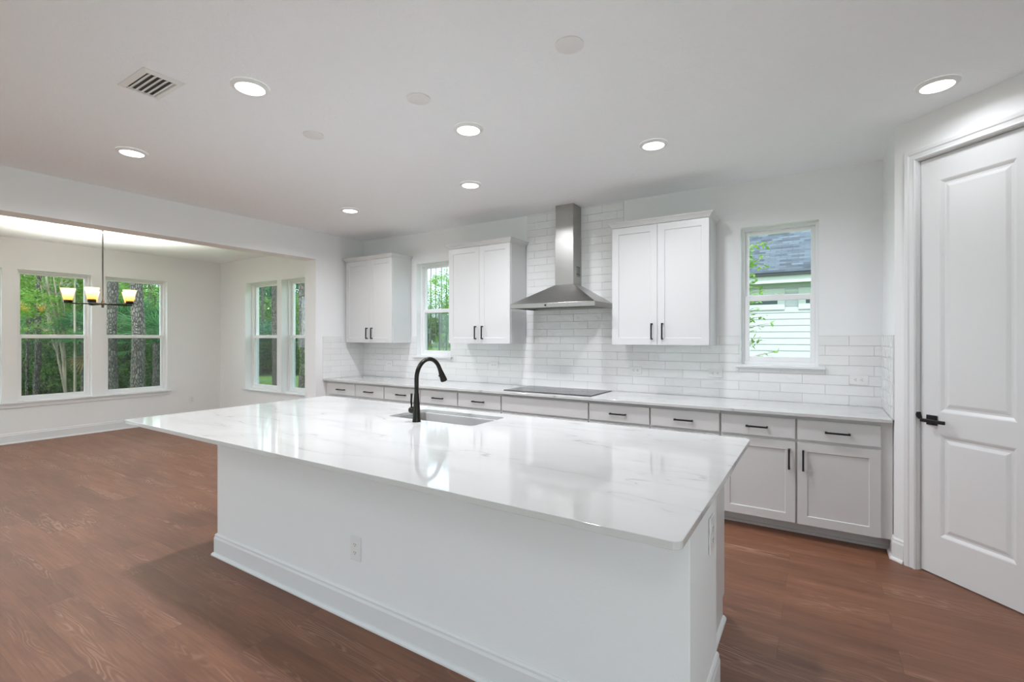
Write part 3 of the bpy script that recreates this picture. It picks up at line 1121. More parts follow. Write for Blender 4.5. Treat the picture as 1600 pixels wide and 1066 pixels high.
# ------------------------------------------------------------------ sink
s = thing('undermount_sink', 'stainless steel undermount sink set into the island worktop', 'sink', ((SK[0] + SK[1]) / 2, (SK[2] + SK[3]) / 2, 0.64))
def rr_pts(x0, x1, y0, y1, r, n=6):
    pts = []
    for cx_, cy_, a0 in ((x1 - r, y1 - r, 0), (x0 + r, y1 - r, 90), (x0 + r, y0 + r, 180), (x1 - r, y0 + r, 270)):
        for i in range(n + 1):
            a = radians(a0 + 90 * i / n)
            pts.append((cx_ + r * cos(a), cy_ + r * sin(a)))
    return pts
def lp(off, z, r=0.04):
    return [(x, y, z) for x, y in rr_pts(SK[0] + off, SK[1] - off, SK[2] + off, SK[3] - off, r)]
zr = TOP - 0.0236
b = MB()
b.loft([lp(-0.022, zr, 0.05), lp(0.004, zr), lp(0.006, zr - 0.004), lp(0.014, 0.67), lp(0.022, 0.652), lp(0.045, 0.645, 0.05)], cap=False)
n_ = len(lp(0, 0))
o_ = len(b.v) - n_
b.f.append(tuple(range(o_, o_ + n_)))
b.loft([lp(-0.022, zr, 0.05), lp(0.002, zr - 0.006), lp(0.010, 0.665), lp(0.02, 0.643, 0.05)], cap=False)
b.build('basin', 'steel_sink', s, world=True, smooth=True, fix=True)
MB().lathe([(0.0, 0.648), (0.034, 0.648), (0.042, 0.6475), (0.044, 0.6455)], 24, (SK[0] + SK[1]) / 2, 2.44, cap=False).build('drain', 'filter', s, world=True, smooth=True)

# ------------------------------------------------------------------ faucet
FX, FY = -2.071, 2.172
fa = thing('kitchen_faucet', 'dark bronze gooseneck pull-down faucet standing at the island sink', 'faucet', (FX, FY, TOP))
MB().lathe([(0.0255, 0.0), (0.0265, 0.003), (0.0245, 0.012), (0.0225, 0.06), (0.0185, 0.12), (0.0150, 0.165), (0.0145, 0.175)], 28).build('body', 'bronze', fa, smooth=True)
pts = []
R0 = 0.112
z0 = 0.262
pts.append((0, 0, 0.173))
pts.append((0, 0, 0.22))
for i in range(0, 19):
    a = pi * (1 - i / 18 * 0.86)
    pts.append((0, R0 + R0 * cos(a), z0 + R0 * 1.05 * sin(a)))
MB().tube(pts, 0.0135, 18).build('spout', 'bronze', fa, smooth=True)
e = Vector(pts[-1]); d_ = (Vector(pts[-1]) - Vector(pts[-2])).normalized()
hd = MB()
hd.tube([e - d_ * 0.004, e + d_ * 0.012, e + d_ * 0.03, e + d_ * 0.075, e + d_ * 0.088, e + d_ * 0.089], [0.0140, 0.0145, 0.0170, 0.0215, 0.0225, 0.017], 20)
hd.build('spray_head', 'bronze', fa, smooth=True)
bt = MB()
q = e + d_ * 0.045
bt.tube([q + Vector((0, -0.016, -0.004)), q + Vector((0, -0.025, -0.006))], 0.0075, 10)
bt.build('spray_button', 'black', fa, smooth=True)
hb = MB()
hb.tube([(-0.010, 0, 0.068), (-0.030, 0, 0.068), (-0.046, 0, 0.068), (-0.056, 0, 0.068), (-0.061, 0, 0.068)], [0.0205, 0.0215, 0.0205, 0.015, 0.005], 18)
hv = hb.build('handle_hub', 'bronze', fa, smooth=True)
MB().tube([(-0.036, -0.004, 0.080), (-0.037, -0.008, 0.12), (-0.030, -0.012, 0.172)], [0.0058, 0.0056, 0.0068], 10).build('handle_lever', 'bronze', hv, smooth=True)

# ------------------------------------------------------------------ cooktop
ck = thing('electric_cooktop', 'flat black glass cooktop set in the back worktop under the hood', 'cooktop', (-2.125, 4.17, TOP))
MB().box(-0.46, 0.455, -0.255, 0.245, 0.0003, 0.007).build('glass_top', 'cooktop', ck, bevel=0.003)
for x, y, r in ((-0.30, -0.11, 0.085), (-0.30, 0.12, 0.105), (0.02, 0.02, 0.125), (0.29, -0.11, 0.105), (0.29, 0.12, 0.085)):
    MB().lathe([(r, 0.0072), (r + 0.003, 0.0072), (r + 0.003, 0.0074), (r, 0.0074), (r, 0.0072)], 48, x, y, cap=False).build('burner_ring', 'cooktop_ring', ck, fix=False)
MB().box(-0.08, 0.10, -0.235, -0.205, 0.0072, 0.0074).build('control_panel', 'cooktop_ring', ck)

# ------------------------------------------------------------------ range hood
hx0, hx1, hy0 = -2.552, -1.664, 3.985
cx0, cx1, cy0 = -2.200, -2.002, 4.262
yw = YB - T - 0.001
hd = thing('range_hood', 'stainless steel pyramid chimney range hood on the tiled wall above the cooktop', 'range hood', (-2.1, YB - T, 1.67))
b = MB()
def rc(x0, x1, y0, z): return [(x0, y0, z), (x1, y0, z), (x1, yw, z), (x0, yw, z)]
b.loft([rc(hx0, hx1, hy0, 1.710), rc(cx0 - 0.002, cx1 + 0.002, cy0 - 0.002, 1.904)])
b.build('canopy', 'steel_canopy', hd, world=True)
b = MB()
b.box(hx0, hx1, hy0, hy0 + 0.03, 1.668, 1.7098).box(hx0, hx1, yw - 0.02, yw, 1.668, 1.7098)
b.box(hx0, hx0 + 0.03, hy0 + 0.03, yw - 0.02, 1.668, 1.7098).box(hx1 - 0.03, hx1, hy0 + 0.03, yw - 0.02, 1.668, 1.7098)
b.build('rim', 'steel', hd, world=True, bevel=0.0015)
for i in range(2):
    fx = hx0 + 0.035 + i * 0.41
    b = MB().box(fx, fx + 0.405, hy0 + 0.035, yw - 0.025, 1.684, 1.690)
    for k in range(9):
        b.box(fx + 0.02 + k * 0.042, fx + 0.035 + k * 0.042, hy0 + 0.05, yw - 0.04, 1.681, 1.684)
    b.build('filter', 'filter', hd, world=True)
MB().box(cx0, cx1, cy0, yw, 1.9045, 2.372).build('lower_chimney', 'steel', hd, world=True, bevel=0.001)
MB().box(cx0 + 0.004, cx1 - 0.004, cy0 + 0.004, yw, 2.3725, CEIL - 0.001).build('upper_chimney', 'steel', hd, world=True, bevel=0.001)
xk = -2.16
b = MB()
b.tube([(xk, hy0 - 0.0005, 1.689), (xk, hy0 - 0.008, 1.689)], 0.009, 16)
b.build('control_knob', 'black', hd, world=True)
for dx in (0.05, 0.10, 0.13):
    MB().tube([(xk + dx, hy0 - 0.0005, 1.689), (xk + dx, hy0 - 0.003, 1.689)], 0.0035, 10).build('button', 'filter', hd, world=True)
b = MB()
for zz in (2.075, 2.005):
    b.box(cx1, cx1 + 0.0012, 4.33, 4.42, zz, zz + 0.010)
for kk in range(4):
    b.box(cx1, cx1 + 0.0012, 4.345 + kk * 0.02, 4.352 + kk * 0.02, 1.985, 2.085)
b.build('vent_slots', 'vent_dark', hd, world=True)

# ------------------------------------------------------------------ ceiling fixtures
def downlight(label, x, y, watts=LAMP_WATTS):
    t = thing('recessed_light', label, 'ceiling light', (x, y, CEIL), 0, 'lit round flush ceiling lights')
    MB().lathe([(0.092, -0.0005), (0.092, -0.006), (0.086, -0.012), (0.072, -0.016), (0.070, -0.015), (0.070, -0.010)], 40, cap=False).build('trim_ring', 'cap', t, smooth=True, fix=True)
    MB().lathe([(0.0705, -0.011), (0.060, -0.0145), (0.030, -0.0155), (0.0005, -0.0156)], 40, cap=False).build('diffuser', 'lamp', t, smooth=True)
    ld = bpy.data.lights.new('recessed_light_lamp', 'AREA')
    ld.shape = 'DISK'
    ld.size = 0.13
    ld.spread = radians(158)
    ld.energy = watts
    ld.color = (0.945, 0.965, 1.02)
    lo = bpy.data.objects.new('recessed_light_lamp', ld)
    C.objects.link(lo)
    lo.parent = t
    lo.location = (0, 0, -0.018)
    return t
for x, y, lab in ((-2.496, 1.386, 'lit round ceiling light nearest the square air vent, largest on the left'),
                  (-4.075, 1.426, 'lit round ceiling light farthest left, just before the dining opening'),
                  (-1.847, 2.399, 'lit round ceiling light over the island sink, between two blank discs and hood'),
                  (-2.503, 3.278, 'lit round ceiling light in front of the hood, left of its chimney'),
                  (-4.044, 3.274, 'lit round ceiling light in the far left, before the corner cabinet'),
                  (-0.938, 3.260, 'lit round ceiling light before the wall cabinet right of the hood'),
                  (0.520, 3.275, 'lit round ceiling light above the pantry door')):
    downlight(lab, x, y, LAMP_WATTS * (0.16 if x > 0.4 else 1.0))
downlight('added unseen round ceiling light in the living area behind the camera, left', -3.9, -1.2, LAMP_WATTS * 0.7)  # from here three unseen lights, added to brighten the room
downlight('added unseen round ceiling light in the living area behind the camera, right', 0.5, -0.9, LAMP_WATTS * 0.5)
downlight('added unseen round ceiling light near the rear glass doors', -2.4, -3.2)

for x, y, lab in ((-0.937, 1.955, 'blank white ceiling disc nearest the camera, top middle of the view'),
                  (-1.845, 1.951, 'blank white ceiling disc just left of the light over the sink'),
                  (-2.750, 1.938, 'blank white ceiling disc farthest left of the three in a row')):
    o = MB().lathe([(0.064, -0.0005), (0.064, -0.004), (0.060, -0.0065), (0.0005, -0.0075)], 40, x, y, cap=False)
    o.v = [(p[0], p[1], p[2] + CEIL) for p in o.v]
    o = o.build('ceiling_cover_disc', 'cap', smooth=True)
    tag(o, lab, 'ceiling disc', 'blank round ceiling discs')

vt = thing('ceiling_vent', 'white slatted rectangular air vent on the ceiling at upper left', 'vent', (-2.905, 1.101, CEIL))
vx, vy = 0.153, 0.092
b = MB()
b.loft([[(-vx, -vy, -0.0005), (vx, -vy, -0.0005), (vx, vy, -0.0005), (-vx, vy, -0.0005)], [(-vx, -vy, -0.003), (vx, -vy, -0.003), (vx, vy, -0.003), (-vx, vy, -0.003)],
        [(-vx + 0.028, -vy + 0.026, -0.010), (vx - 0.028, -vy + 0.026, -0.010), (vx - 0.028, vy - 0.026, -0.010), (-vx + 0.028, vy - 0.026, -0.010)],
        [(-vx + 0.032, -vy + 0.030, -0.002), (vx - 0.032, -vy + 0.030, -0.002), (vx - 0.032, vy - 0.030, -0.002), (-vx + 0.032, vy - 0.030, -0.002)]], cap=False)
b.build('frame', 'cap', vt)
MB().box(-vx + 0.03, vx - 0.03, -vy + 0.028, vy - 0.028, -0.0018, -0.0008).build('backing', 'vent_dark', vt)
for i in range(5):
    yy = -vy + 0.040 + i * 0.0255
    b = MB().box(-vx + 0.032, vx - 0.032, -0.010, 0.010, -0.0006, 0.0006)
    b.xform(Matrix.Translation((0, yy, -0.0085)) @ Matrix.Rotation(radians(28), 4, 'X'))
    b.build('slat', 'cap', vt)

# ------------------------------------------------------------------ chandelier
CHX, CHY = -7.2, 2.231
HUBZ = 1.783
ch = thing('chandelier', 'dark metal chandelier with five amber glass shades in the dining room', 'chandelier', (CHX, CHY, CEIL))
zh = HUBZ - CEIL
MB().lathe([(0.062, -0.001), (0.062, -0.010), (0.050, -0.024), (0.012, -0.030), (0.006, -0.040)], 28).build('canopy', 'pewter', ch, smooth=True)
b = MB()
b.tube([(0.014 * cos(a), 0.0, -0.056 + 0.018 * sin(a)) for a in [2 * pi * i / 16 for i in range(17)]], 0.003, 8)
b.build('hanging_loop', 'pewter', ch, smooth=True)
MB().tube([(0, 0, -0.072), (0, 0, zh + 0.03)], 0.0075, 12).build('rod', 'pewter', ch, smooth=True)
MB().lathe([(0.004, zh + 0.045), (0.012, zh + 0.040), (0.014, zh + 0.020), (0.030, zh + 0.012), (0.032, zh - 0.006), (0.014, zh - 0.014), (0.012, zh - 0.026), (0.016, zh - 0.032), (0.006, zh - 0.042)], 24).build('hub', 'pewter', ch, smooth=True)
dv = Vector((CHX, CHY)).normalized()
rv = Vector((dv.y, -dv.x))
for k in range(5):
    ph = radians(-90 + 72 * k)
    dr = rv * sin(ph) + dv * cos(ph)
    r = 0.305
    ax, ay = dr.x * r, dr.y * r
    b = MB()
    b.tube([(dr.x * 0.02, dr.y * 0.02, zh), (ax, ay, zh)], 0.0072, 10)
    am = b.build('arm', 'bronze', ch, smooth=True)
    MB().lathe([(0.012, zh - 0.006), (0.036, zh), (0.039, zh + 0.006), (0.039, zh + 0.034), (0.030, zh + 0.036)], 24, ax, ay).build('socket_cup', 'bronze', am, smooth=True)
    sh = MB()
    z1_, z2_ = zh + 0.030, zh + 0.170
    pr_ = [(0.036, z1_), (0.043, z1_ + 0.03), (0.052, z1_ + 0.075), (0.064, z1_ + 0.120), (0.070, z2_)]
    sh.lathe(pr_ + [(p[0] - 0.003, p[1]) for p in pr_[::-1]], 28, ax, ay, cap=False)
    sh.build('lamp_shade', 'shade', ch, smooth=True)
    MB().lathe([(0.004, z1_ + 0.01), (0.012, z1_ + 0.02), (0.020, z1_ + 0.045), (0.014, z1_ + 0.065), (0.003, z1_ + 0.072)], 14, ax, ay).build('bulb', 'bulb', am, smooth=True)
    ld = bpy.data.lights.new('chandelier_lamp', 'POINT')
    ld.energy = 30.0
    ld.color = (0.99, 0.95, 0.90)
    ld.shadow_soft_size = 0.02
    lo = bpy.data.objects.new('chandelier_lamp', ld)
    C.objects.link(lo)
    lo.parent = ch
    lo.location = (ax, ay, z1_ + 0.095)
# ------------------------------------------------------------------ outside
GZ = -0.25
struct(MB().box(-90, 60, -40, 110, GZ - 0.3, GZ).build('ground', 'lawn'))
struct(MB().box(-9.3, 1.95, -4.6, 4.85, GZ, -0.125).build('foundation', 'siding'))
struct(MB().box(-13, 12, -14, -4.65, GZ, GZ + 0.06).box(1.98, 12, -4.65, 2.6, GZ, GZ + 0.06).box(-13, -9.35, -4.65, -0.6, GZ, GZ + 0.06).build('bounce_patio', 'bounce_patio'))  # unseen pale paving, added to bounce daylight up to the ceiling
struct(MB().box(-9.3, -5.46, -4.6, -0.52, -0.12, -0.06).build('patio_deck', 'bounce_patio'))

def leaf_cloud(n_clusters, per, spread, leaf, seed, squash=(1, 1, 1), shell=0.5):
    rng = random.Random(seed)
    b = MB()
    for k in range(n_clusters):
        while True:
            p = Vector((rng.uniform(-1, 1), rng.uniform(-1, 1), rng.uniform(-1, 1)))
            if p.length <= 1: break
        p = p.normalized() * (p.length ** shell)
        p = Vector((p.x * squash[0], p.y * squash[1], p.z * squash[2]))
        for i in range(per):
            c = p + Vector((rng.gauss(0, spread), rng.gauss(0, spread), rng.gauss(0, spread * 0.8)))
            d = Vector((rng.gauss(0, 1), rng.gauss(0, 1), rng.gauss(0, 0.6))).normalized()
            s = d.cross(Vector((rng.gauss(0, 0.4), rng.gauss(0, 0.4), 1))).normalized()
            L = leaf * rng.uniform(0.7, 1.3)
            w_ = L * 0.28
            up = s.cross(d) * L * 0.08
            o = len(b.v)
            b.v += [tuple(c - d * L * 0.5), tuple(c + s * w_ - up), tuple(c + d * L * 0.5), tuple(c - s * w_ - up)]
            b.f += [(o, o + 1, o + 2), (o, o + 2, o + 3)]
    return b

def mesh_of(b, name, mat):
    me = bpy.data.meshes.new(name)
    me.from_pydata(b.v, [], b.f)
    me.materials.append(M[mat])
    return me

CLOUDS = {}
def cloud(kind, mat, seed):
    key = (kind, mat, seed)
    if key not in CLOUDS:
        if kind == 'near':      # 1 m radius, real leaves about 8 cm
            b = leaf_cloud(70, 44, 0.15, 0.10, seed)
        elif kind == 'tree':
            b = leaf_cloud(110, 34, 0.11, 0.085, seed)
        elif kind == 'distant':
            b = leaf_cloud(170, 50, 0.09, 0.055, seed)
        else:
            b = leaf_cloud(90, 30, 0.12, 0.11, seed)
        CLOUDS[key] = mesh_of(b, 'foliage', mat)
    return CLOUDS[key]

def part(name, me, parent, loc=(0, 0, 0), scale=(1, 1, 1), rz=0.0):
    o = bpy.data.objects.new(name, me)
    C.objects.link(o)
    o.parent = parent
    o.location = loc
    o.scale = scale
    o.rotation_euler = (0, 0, rz)
    return o

def bush(name, label, cat, x, y, r, h, mat, seed, group=None, kind='near', stem=True, zc=None):
    t = thing(name, label, cat, (x, y, GZ), random.uniform(0, 6), group)
    zc = h * 0.52 if zc is None else zc
    part('foliage', cloud(kind, mat, seed), t, (0, 0, zc), (r, r, h - zc))
    if stem:
        b = MB()
        rng = random.Random(seed * 7 + 1)
        for i in range(4):
            a = rng.uniform(0, 6.28)
            b.tube([(0.05 * cos(a), 0.05 * sin(a), 0), (0.2 * r * cos(a), 0.2 * r * sin(a), zc * 0.6), (0.45 * r * cos(a + 0.4), 0.45 * r * sin(a + 0.4), zc * 1.2)], [0.03 * r + 0.01, 0.02 * r + 0.008, 0.008], 6)
        b.build('stems', 'bark_pale', t, smooth=True)
    return t

def pine(label, u, F, px, lean=0.0, h=13.0, crown=True, seed=1, mat='bark', name='pine_tree', group='pine trees in the woods'):
    x, y = at(u, F)
    r = px * F / FPX / 2
    t = thing(name, label, 'tree', (x, y, GZ), 0, group)
    rng = random.Random(seed)
    pts, rad = [], []
    n = 14
    ca, sa = cos(YAW), sin(YAW)
    for i in range(n + 1):
        f = i / n
        off = lean * f * h + rng.gauss(0, 0.015)
        pts.append((off * ca, off * sa + rng.gauss(0, 0.015), f * h))
        rad.append(r * (1.18 if i == 0 else 1.0 - 0.35 * f))
    MB().tube(pts, rad, 20).build('trunk', mat, t, smooth=True)
    if crown:
        part('crown', cloud('far', 'needle', 50 + seed % 3), t, (lean * h * ca, lean * h * sa, h * 0.95), (2.2, 2.2, 2.4))
    return t

# pines beyond the dining windows (left to right in the view)
pine('slim dark pine at the left edge of the left dining pane', 33, 17, 7, 0.0, seed=1)
pine('tall grey pine trunk near the left edge of the left dining window', 48, 15, 10, 0.004, seed=2)
pine('paler leaning pine trunk in front of its grey neighbour', 56, 12.5, 8.5, 0.03, h=4.6, crown=False, seed=3)
pine('dark pine trunk behind the left chandelier shade', 129, 17, 9, 0.01, seed=4)
pine('thick rough pine trunk at the left side of the second dining window', 177, 11.5, 16, -0.012, seed=5)
pine('thickest rough pine trunk, centred in the second dining window', 217, 11, 18, -0.015, seed=6)
pine('thin pine trunk toward the right of the second dining window', 234, 20, 7, 0.0, seed=7)
pine('dark pine trunk in the left pane of the double dining window', 428, 16, 8, 0.0, seed=8)
pine('pale pine trunk in the right pane of the double dining window', 472, 13, 11, 0.0, seed=9)
for k, (u, F, px) in enumerate(((668, 78, 1.6), (673, 74, 2.2), (681, 79, 1.8), (690, 76, 2.0), (698, 80, 1.6), (703, 72, 2.0))):
    pine('slender distant pine across the lawn, seen through the narrow kitchen window', u, F, px, 0.0, h=19, seed=20 + k, group='distant pines across the lawn')
for k, (u, F, px) in enumerate(((-20, 18, 9), (12, 16, 9), (410, 22, 4), (455, 22, 4))):
    pine('slender pine deep in the woods among the shrubs', u, F, px, 0.0, h=12, seed=30 + k, group='pines deep in the woods')

# leaning bare multi-stem tree
x, y = at(104, 12.5)
t = thing('multi_stem_tree', 'bare pale multi-stem tree leaning left behind the left dining window', 'tree', (x, y, GZ))
ca, sa = cos(YAW), sin(YAW)
rng = random.Random(5)
for (du, top, r) in ((-0.62, 3.2, 0.030), (-0.45, 3.4, 0.040), (-0.30, 3.3, 0.030), (-0.52, 2.7, 0.022), (-0.12, 3.0, 0.020)):
    pts = []
    for i in range(7):
        f = i / 6
        o_ = du * f * (0.6 + 0.6 * f)
        pts.append((o_ * ca + 0.03 * rng.gauss(0, 1) * f, o_ * sa + 0.05 * rng.gauss(0, 1) * f, f * top))
    st = MB().tube(pts, [r * (1 - 0.6 * i / 6) for i in range(7)], 8).build('stem', 'bark_pale', t, smooth=True)
    tw = MB()
    for k in range(14):
        i = rng.randint(3, 6)
        p = Vector(pts[i])
        d = Vector((rng.gauss(0, 1), rng.gauss(0, 1), 0.9)).normalized()
        tw.tube([p, p + d * 0.25, p + d * 0.5 + Vector((0, 0, 0.1))], [0.007, 0.005, 0.002], 5)
    tw.build('twigs', 'bark_pale', st)
x, y = at(117, 12)
t = thing('sapling', 'thin straight pale sapling right of the leaning bare stems', 'tree', (x, y, GZ))
MB().tube([(0, 0, 0), (0.01, 0, 1.2), (-0.02, 0, 2.6), (-0.01, 0.02, 3.6)], [0.03, 0.026, 0.02, 0.01], 10).build('trunk', 'bark_pale', t, smooth=True)
part('foliage', cloud('near', 'leaf_mid', 3), t, (0, 0, 3.9), (0.6, 0.6, 0.5))

def palm(label, u, F, zc, R_, n, mat='palm', seed=1, dead=0):
    x, y = at(u, F)
    t = thing('fan_palm', label, 'palm', (x, y, GZ), 0)
    H = zc - GZ
    MB().tube([(0, 0, 0), (0.02, 0, H * 0.5), (0, 0, H)], [0.10, 0.085, 0.08], 12).build('trunk', 'bark', t, smooth=True)
    rng = random.Random(seed)
    for k in range(n):
        b = MB()
        a = 2 * pi * k / n * 2.4 + rng.uniform(-0.2, 0.2)
        e = radians(rng.uniform(-25, 75)) if k >= dead else radians(rng.uniform(-75, -50))
        d = Vector((cos(a) * cos(e), sin(a) * cos(e), sin(e)))
        side = d.cross(Vector((0, 0, 1))).normalized()
        upv = side.cross(d).normalized()
        c0 = Vector((0, 0, H))
        c1 = c0 + d * R_ * 0.5
        b.tube([c0, c0 + d * R_ * 0.25 + Vector((0, 0, 0.03)), c1], [0.016, 0.012, 0.010], 5)
        nb = 20
        for i in range(nb):
            th_ = radians(-82 + 164 * i / (nb - 1))
            bd = (d * cos(th_) + side * sin(th_) + upv * 0.12 * rng.uniform(-1, 1)).normalized()
            L = R_ * (0.62 - 0.18 * abs(sin(th_))) * rng.uniform(0.9, 1.1)
            wv = bd.cross(upv).normalized() * 0.017
            m_ = c1 + bd * L * 0.6 + Vector((0, 0, -0.02))
            tip = c1 + bd * L + Vector((0, 0, -0.16 * L))
            o = len(b.v)
            b.v += [tuple(c1), tuple(m_ + wv), tuple(tip), tuple(m_ - wv), tuple(m_ + upv * 0.012)]
            b.f += [(o, o + 1, o + 4), (o + 1, o + 2, o + 4), (o + 2, o + 3, o + 4), (o + 3, o, o + 4)]
        me = mesh_of(b, 'frond', 'palm_dead' if k < dead else mat)
        part('frond', me, t)
    return t
palm('fan palm between the two thick trunks of the second dining window', 199, 13.5, 1.45, 1.25, 22, seed=1)
palm('fan palm at the right edge of the second dining window', 244, 12.5, 1.25, 1.2, 22, seed=2)
palm('fan palm with hanging dead brown fronds beside the leaning stems', 133, 12.5, 1.35, 0.95, 20, seed=3, dead=5)
palm('small fan palm low behind the leaning bare stems', 92, 16, 1.9, 1.1, 16, seed=4)

# broadleaf crowns and undergrowth of the woods
G1 = 'shrubs of the woods beyond the dining room'
L1 = 'dense leafy shrub in the woods beyond the dining windows'
rng = random.Random(11)
rows = []
for u, F, zt_, r, mat in ((70, 13.5, 3.5, 0.95, 'leaf_bright'), (42, 13.0, 3.4, 0.9, 'leaf_bright'), (98, 14.5, 3.6, 0.95, 'leaf_bright'), (118, 15, 3.35, 0.7, 'leaf_mid'),
                         (28, 12, 2.6, 0.8, 'leaf_bright'), (242, 15, 3.5, 1.0, 'leaf_bright'), (198, 17, 3.7, 1.2, 'leaf_mid')):
    x, y = at(u, F)
    t = thing('broadleaf_tree', None, 'tree', (x, y, GZ), rng.uniform(0, 6), 'young broadleaf trees in the woods')
    t['label'] = 'young bright-leaved tree with a low crown in the woods outside the dining windows'
    zc = zt_ - r * 0.8 - GZ
    part('foliage', cloud('tree', mat, rng.randint(1, 2)), t, (0, 0, zc), (r * 1.15, r * 1.15, r * 0.85))
    MB().tube([(0, 0, 0), (0.03, 0, zc * 0.6), (0, 0, zc)], [0.035, 0.028, 0.015], 8).build('trunk', 'bark', t, smooth=True)
for k, u in enumerate(range(-60, 300, 44)):
  for F, dr in ((13.8, 0.0), (15.8, 0.5), (17.8, 0.1)):
    x, y = at(u + 44 * dr, F)
    bush('shrub', L1, 'shrub', x, y, rng.uniform(0.85, 1.0), rng.uniform(1.3, 2.2), rng.choice(['leaf_dark', 'leaf_mid', 'leaf_mid']), rng.randint(1, 3), G1)
for k, u in enumerate(range(-60, 300, 62)):
  for F, dr in ((23.0, 0.0), (27.0, 0.5), (31.0, 0.1)):
    if 58 < u + 62 * dr < 132:
        continue
    x, y = at(u + 62 * dr, F)
    bush('shrub', L1, 'shrub', x, y, rng.uniform(2.0, 2.3), rng.uniform(3.7, 4.7), rng.choice(['leaf_dark', 'leaf_mid']), rng.randint(4, 6), G1, 'far')
G2 = 'shrubs at the edge of the lawn'
L2 = 'leafy shrub at the edge of the lawn outside the double dining window'
for k, u in enumerate(range(370, 510, 34)):
  for F, dr in ((22.0, 0.0), (25.0, 0.5)):
    x, y = at(u + 34 * dr, F)
    hh_ = rng.uniform(2.2, 4.0)
    bush('shrub', L2, 'shrub', x, y, rng.uniform(1.3, 1.8), hh_, rng.choice(['leaf_teal', 'leaf_dark', 'leaf_mid', 'leaf_bright']), rng.randint(1, 3), G2)
for k, u in enumerate(range(360, 520, 62)):
  for F, dr in ((29.0, 0.0), (33.5, 0.5)):
    x, y = at(u + 62 * dr, F)
    bush('shrub', L2, 'shrub', x, y, rng.uniform(2.0, 2.8), rng.uniform(6.0, 7.5), rng.choice(['leaf_dark', 'leaf_teal']), rng.randint(4, 6), G2, 'far')
x, y = at(417, 12.5)
bush('small_shrub', 'small dark shrub standing alone on the lawn outside the double window', 'shrub', x, y, 0.28, 0.42, 'leaf_dark', 1)
G3 = 'far trees across the lawn'
L3 = 'leafy tree far across the lawn seen through the narrow kitchen window'
for k, u in enumerate(range(625, 760, 44)):
  for F, dr in ((84.0, 0.0), (93.0, 0.5)):
    x, y = at(u + 44 * dr, F)
    bush('shrub', L3, 'tree', x, y, rng.uniform(4.2, 5.4), rng.uniform(7.0, 11.0), rng.choice(['leaf_mid', 'leaf_mid', 'leaf_teal', 'leaf_bright']), rng.randint(4, 5), G3, 'distant')
for k, (u, F, z_, r) in enumerate(((686, 30, 4.3, 0.9), (697, 32, 4.9, 1.1), (705, 31, 2.6, 0.9), (668, 36, 0.4, 0.55), (694, 40, 0.9, 0.8))):
    x, y = at(u, F)
    t = thing('broadleaf_tree', 'bright green broadleaf tree on the lawn in the narrow kitchen window', 'tree', (x, y, GZ), k, 'bright trees on the far lawn')
    part('foliage', cloud('tree', 'leaf_bright', 1 + k % 2), t, (0, 0, z_ - GZ), (r, r, r))
    MB().tube([(0, 0, 0), (0.05, 0, z_ * 0.6), (0, 0, z_)], [0.05, 0.04, 0.02], 8).build('trunk', 'bark', t, smooth=True)

# brick house in the woods
x, y = at(98, 40)
h = thing('brick_house', 'pink brick house half hidden by trees beyond the left dining window', 'house', (x, y, GZ), radians(55))
MB().box(-3.4, 4.2, -4, 4, 0, 4.6).build('walls', 'brick', h)
b = MB()
b.loft([[(-3.8, -4.4, 4.6), (4.6, -4.4, 4.6), (4.6, 4.4, 4.6), (-3.8, 4.4, 4.6)], [(-3.8, -0.1, 6.6), (4.6, -0.1, 6.6), (4.6, 0.1, 6.6), (-3.8, 0.1, 6.6)]])
b.build('roof', 'shingle', h)
for xx in (-2.2, 0.4, 2.6):
    f_ = MB().box(xx, xx + 1.0, -4.05, -4.0, 0.9, 2.4).build('window', 'fascia', h)
    MB().box(xx + 0.07, xx + 0.93, -4.06, -4.05, 0.97, 2.33).build('pane', 'house_glass', f_)

# neighbouring house outside the right kitchen window
NY = 14.2
nh = thing('neighbor_house', 'pale green lap-sided house with blue grey shingle roof outside the right window', 'house', (1.0, NY, GZ))
X0, X1 = -6.0, 9.0
b = MB()
lap = 0.163
z = 0.0
ztop = 3.25
while z < ztop:
    zz = min(z + lap, ztop)
    b.add([(X0, 0.0, z), (X1, 0.0, z), (X1, 0.018, zz), (X0, 0.018, zz)], [(0, 1, 2, 3)])
    b.add([(X0, 0.018, zz), (X1, 0.018, zz), (X1, 0.0, zz), (X0, 0.0, zz)], [(0, 1, 2, 3)])
    z = zz
b.build('siding', 'siding', nh, fix=False)
MB().box(X0, X1, 0.02, 6, 0, ztop).build('wall_core', 'siding', nh)
EV = 3.03
b = MB()
b.box(X0 - 0.4, X1 + 0.4, -0.42, -0.40, EV - 0.02, EV + 0.17)
b.box(X0 - 0.4, X1 + 0.4, -0.40, 0.0, EV, EV + 0.02)
b.box(X0, X1, -0.012, 0.0, 2.45 + 0.36, 2.45 + 0.42)
b.build('fascia', 'fascia', nh)
MB().box(X0 - 0.42, X1 + 0.42, -0.50, -0.42, EV + 0.155, EV + 0.215).build('drip_edge', 'drip', nh)
rf = MB().box(X0 - 0.42, X1 + 0.42, 0, 6.5, 0, 0.03)
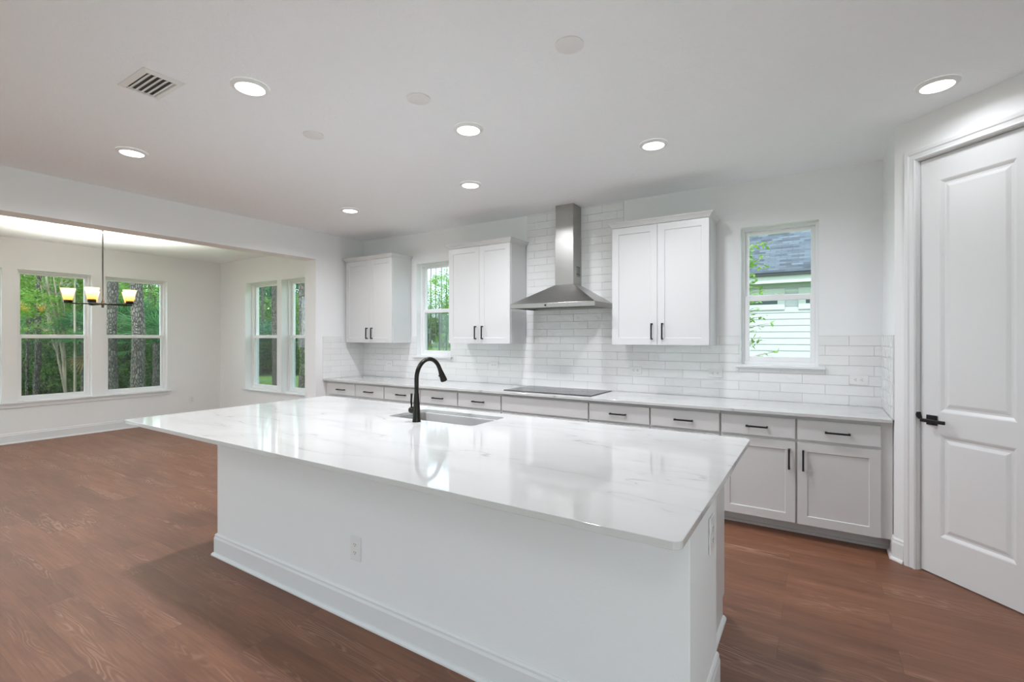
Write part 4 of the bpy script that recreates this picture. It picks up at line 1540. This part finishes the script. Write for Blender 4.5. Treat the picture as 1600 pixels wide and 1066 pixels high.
me = rf.build('roof', 'shingle', nh)
me.location = (0, -0.50, EV + 0.215)
me.rotation_euler = (radians(36), 0, 0)
for xa, xb in ((-3.3, -1.72), (-1.415, 0.2)):
    f_ = MB().box(xa, xb, -0.03, 0.02, 2.36, 2.90).build('window', 'fascia', nh)
    MB().box(xa + 0.16, xb - 0.16, -0.034, -0.03, 2.50, 2.74).build('pane', 'house_glass', f_)

# leafy sapling just outside the right kitchen window
x, y = at(1163, 6.6)
t = thing('leafy_sapling', 'leafy bright green sapling at the left edge of the right kitchen window', 'tree', (x, y, GZ))
rng = random.Random(21)
st = MB()
lv = MB()
for k in range(90):
    z = rng.uniform(0.9, 2.0) if k % 2 else rng.uniform(2.1, 2.85)
    a = rng.uniform(0, 2 * pi)
    L = rng.uniform(0.2, 0.50) * (1.0 if z < 2.3 else 0.8)
    d = Vector((cos(a), sin(a), rng.uniform(0.0, 0.5))).normalized()
    p = Vector((0, 0, z))
    q = p + d * L
    st.tube([p, p + d * L * 0.5 + Vector((0, 0, 0.02)), q], [0.005, 0.004, 0.002], 5)
    n = 10 if z < 2.2 else 16
    for i in range(n):
        f = rng.uniform(0.2, 1.05)
        c = p + d * L * f + Vector((rng.gauss(0, 0.02), rng.gauss(0, 0.02), rng.gauss(0, 0.02)))
        e = Vector((rng.gauss(0, 1), rng.gauss(0, 1), rng.gauss(-0.1, 0.5))).normalized()
        s = e.cross(Vector((rng.gauss(0, .3), rng.gauss(0, .3), 1))).normalized()
        l_ = rng.uniform(0.055, 0.095)
        o = len(lv.v)
        lv.v += [tuple(c), tuple(c + e * l_ * 0.5 + s * l_ * 0.26), tuple(c + e * l_), tuple(c + e * l_ * 0.5 - s * l_ * 0.26)]
        lv.f += [(o, o + 1, o + 2), (o, o + 2, o + 3)]
st.tube([(0, 0, 0), (0.01, 0, 1.5), (0, 0, 3.1)], [0.018, 0.014, 0.006], 8)
st.build('branches', 'bark_pale', t, smooth=True)
part('foliage', mesh_of(lv, 'foliage', 'leaf_bright'), t)
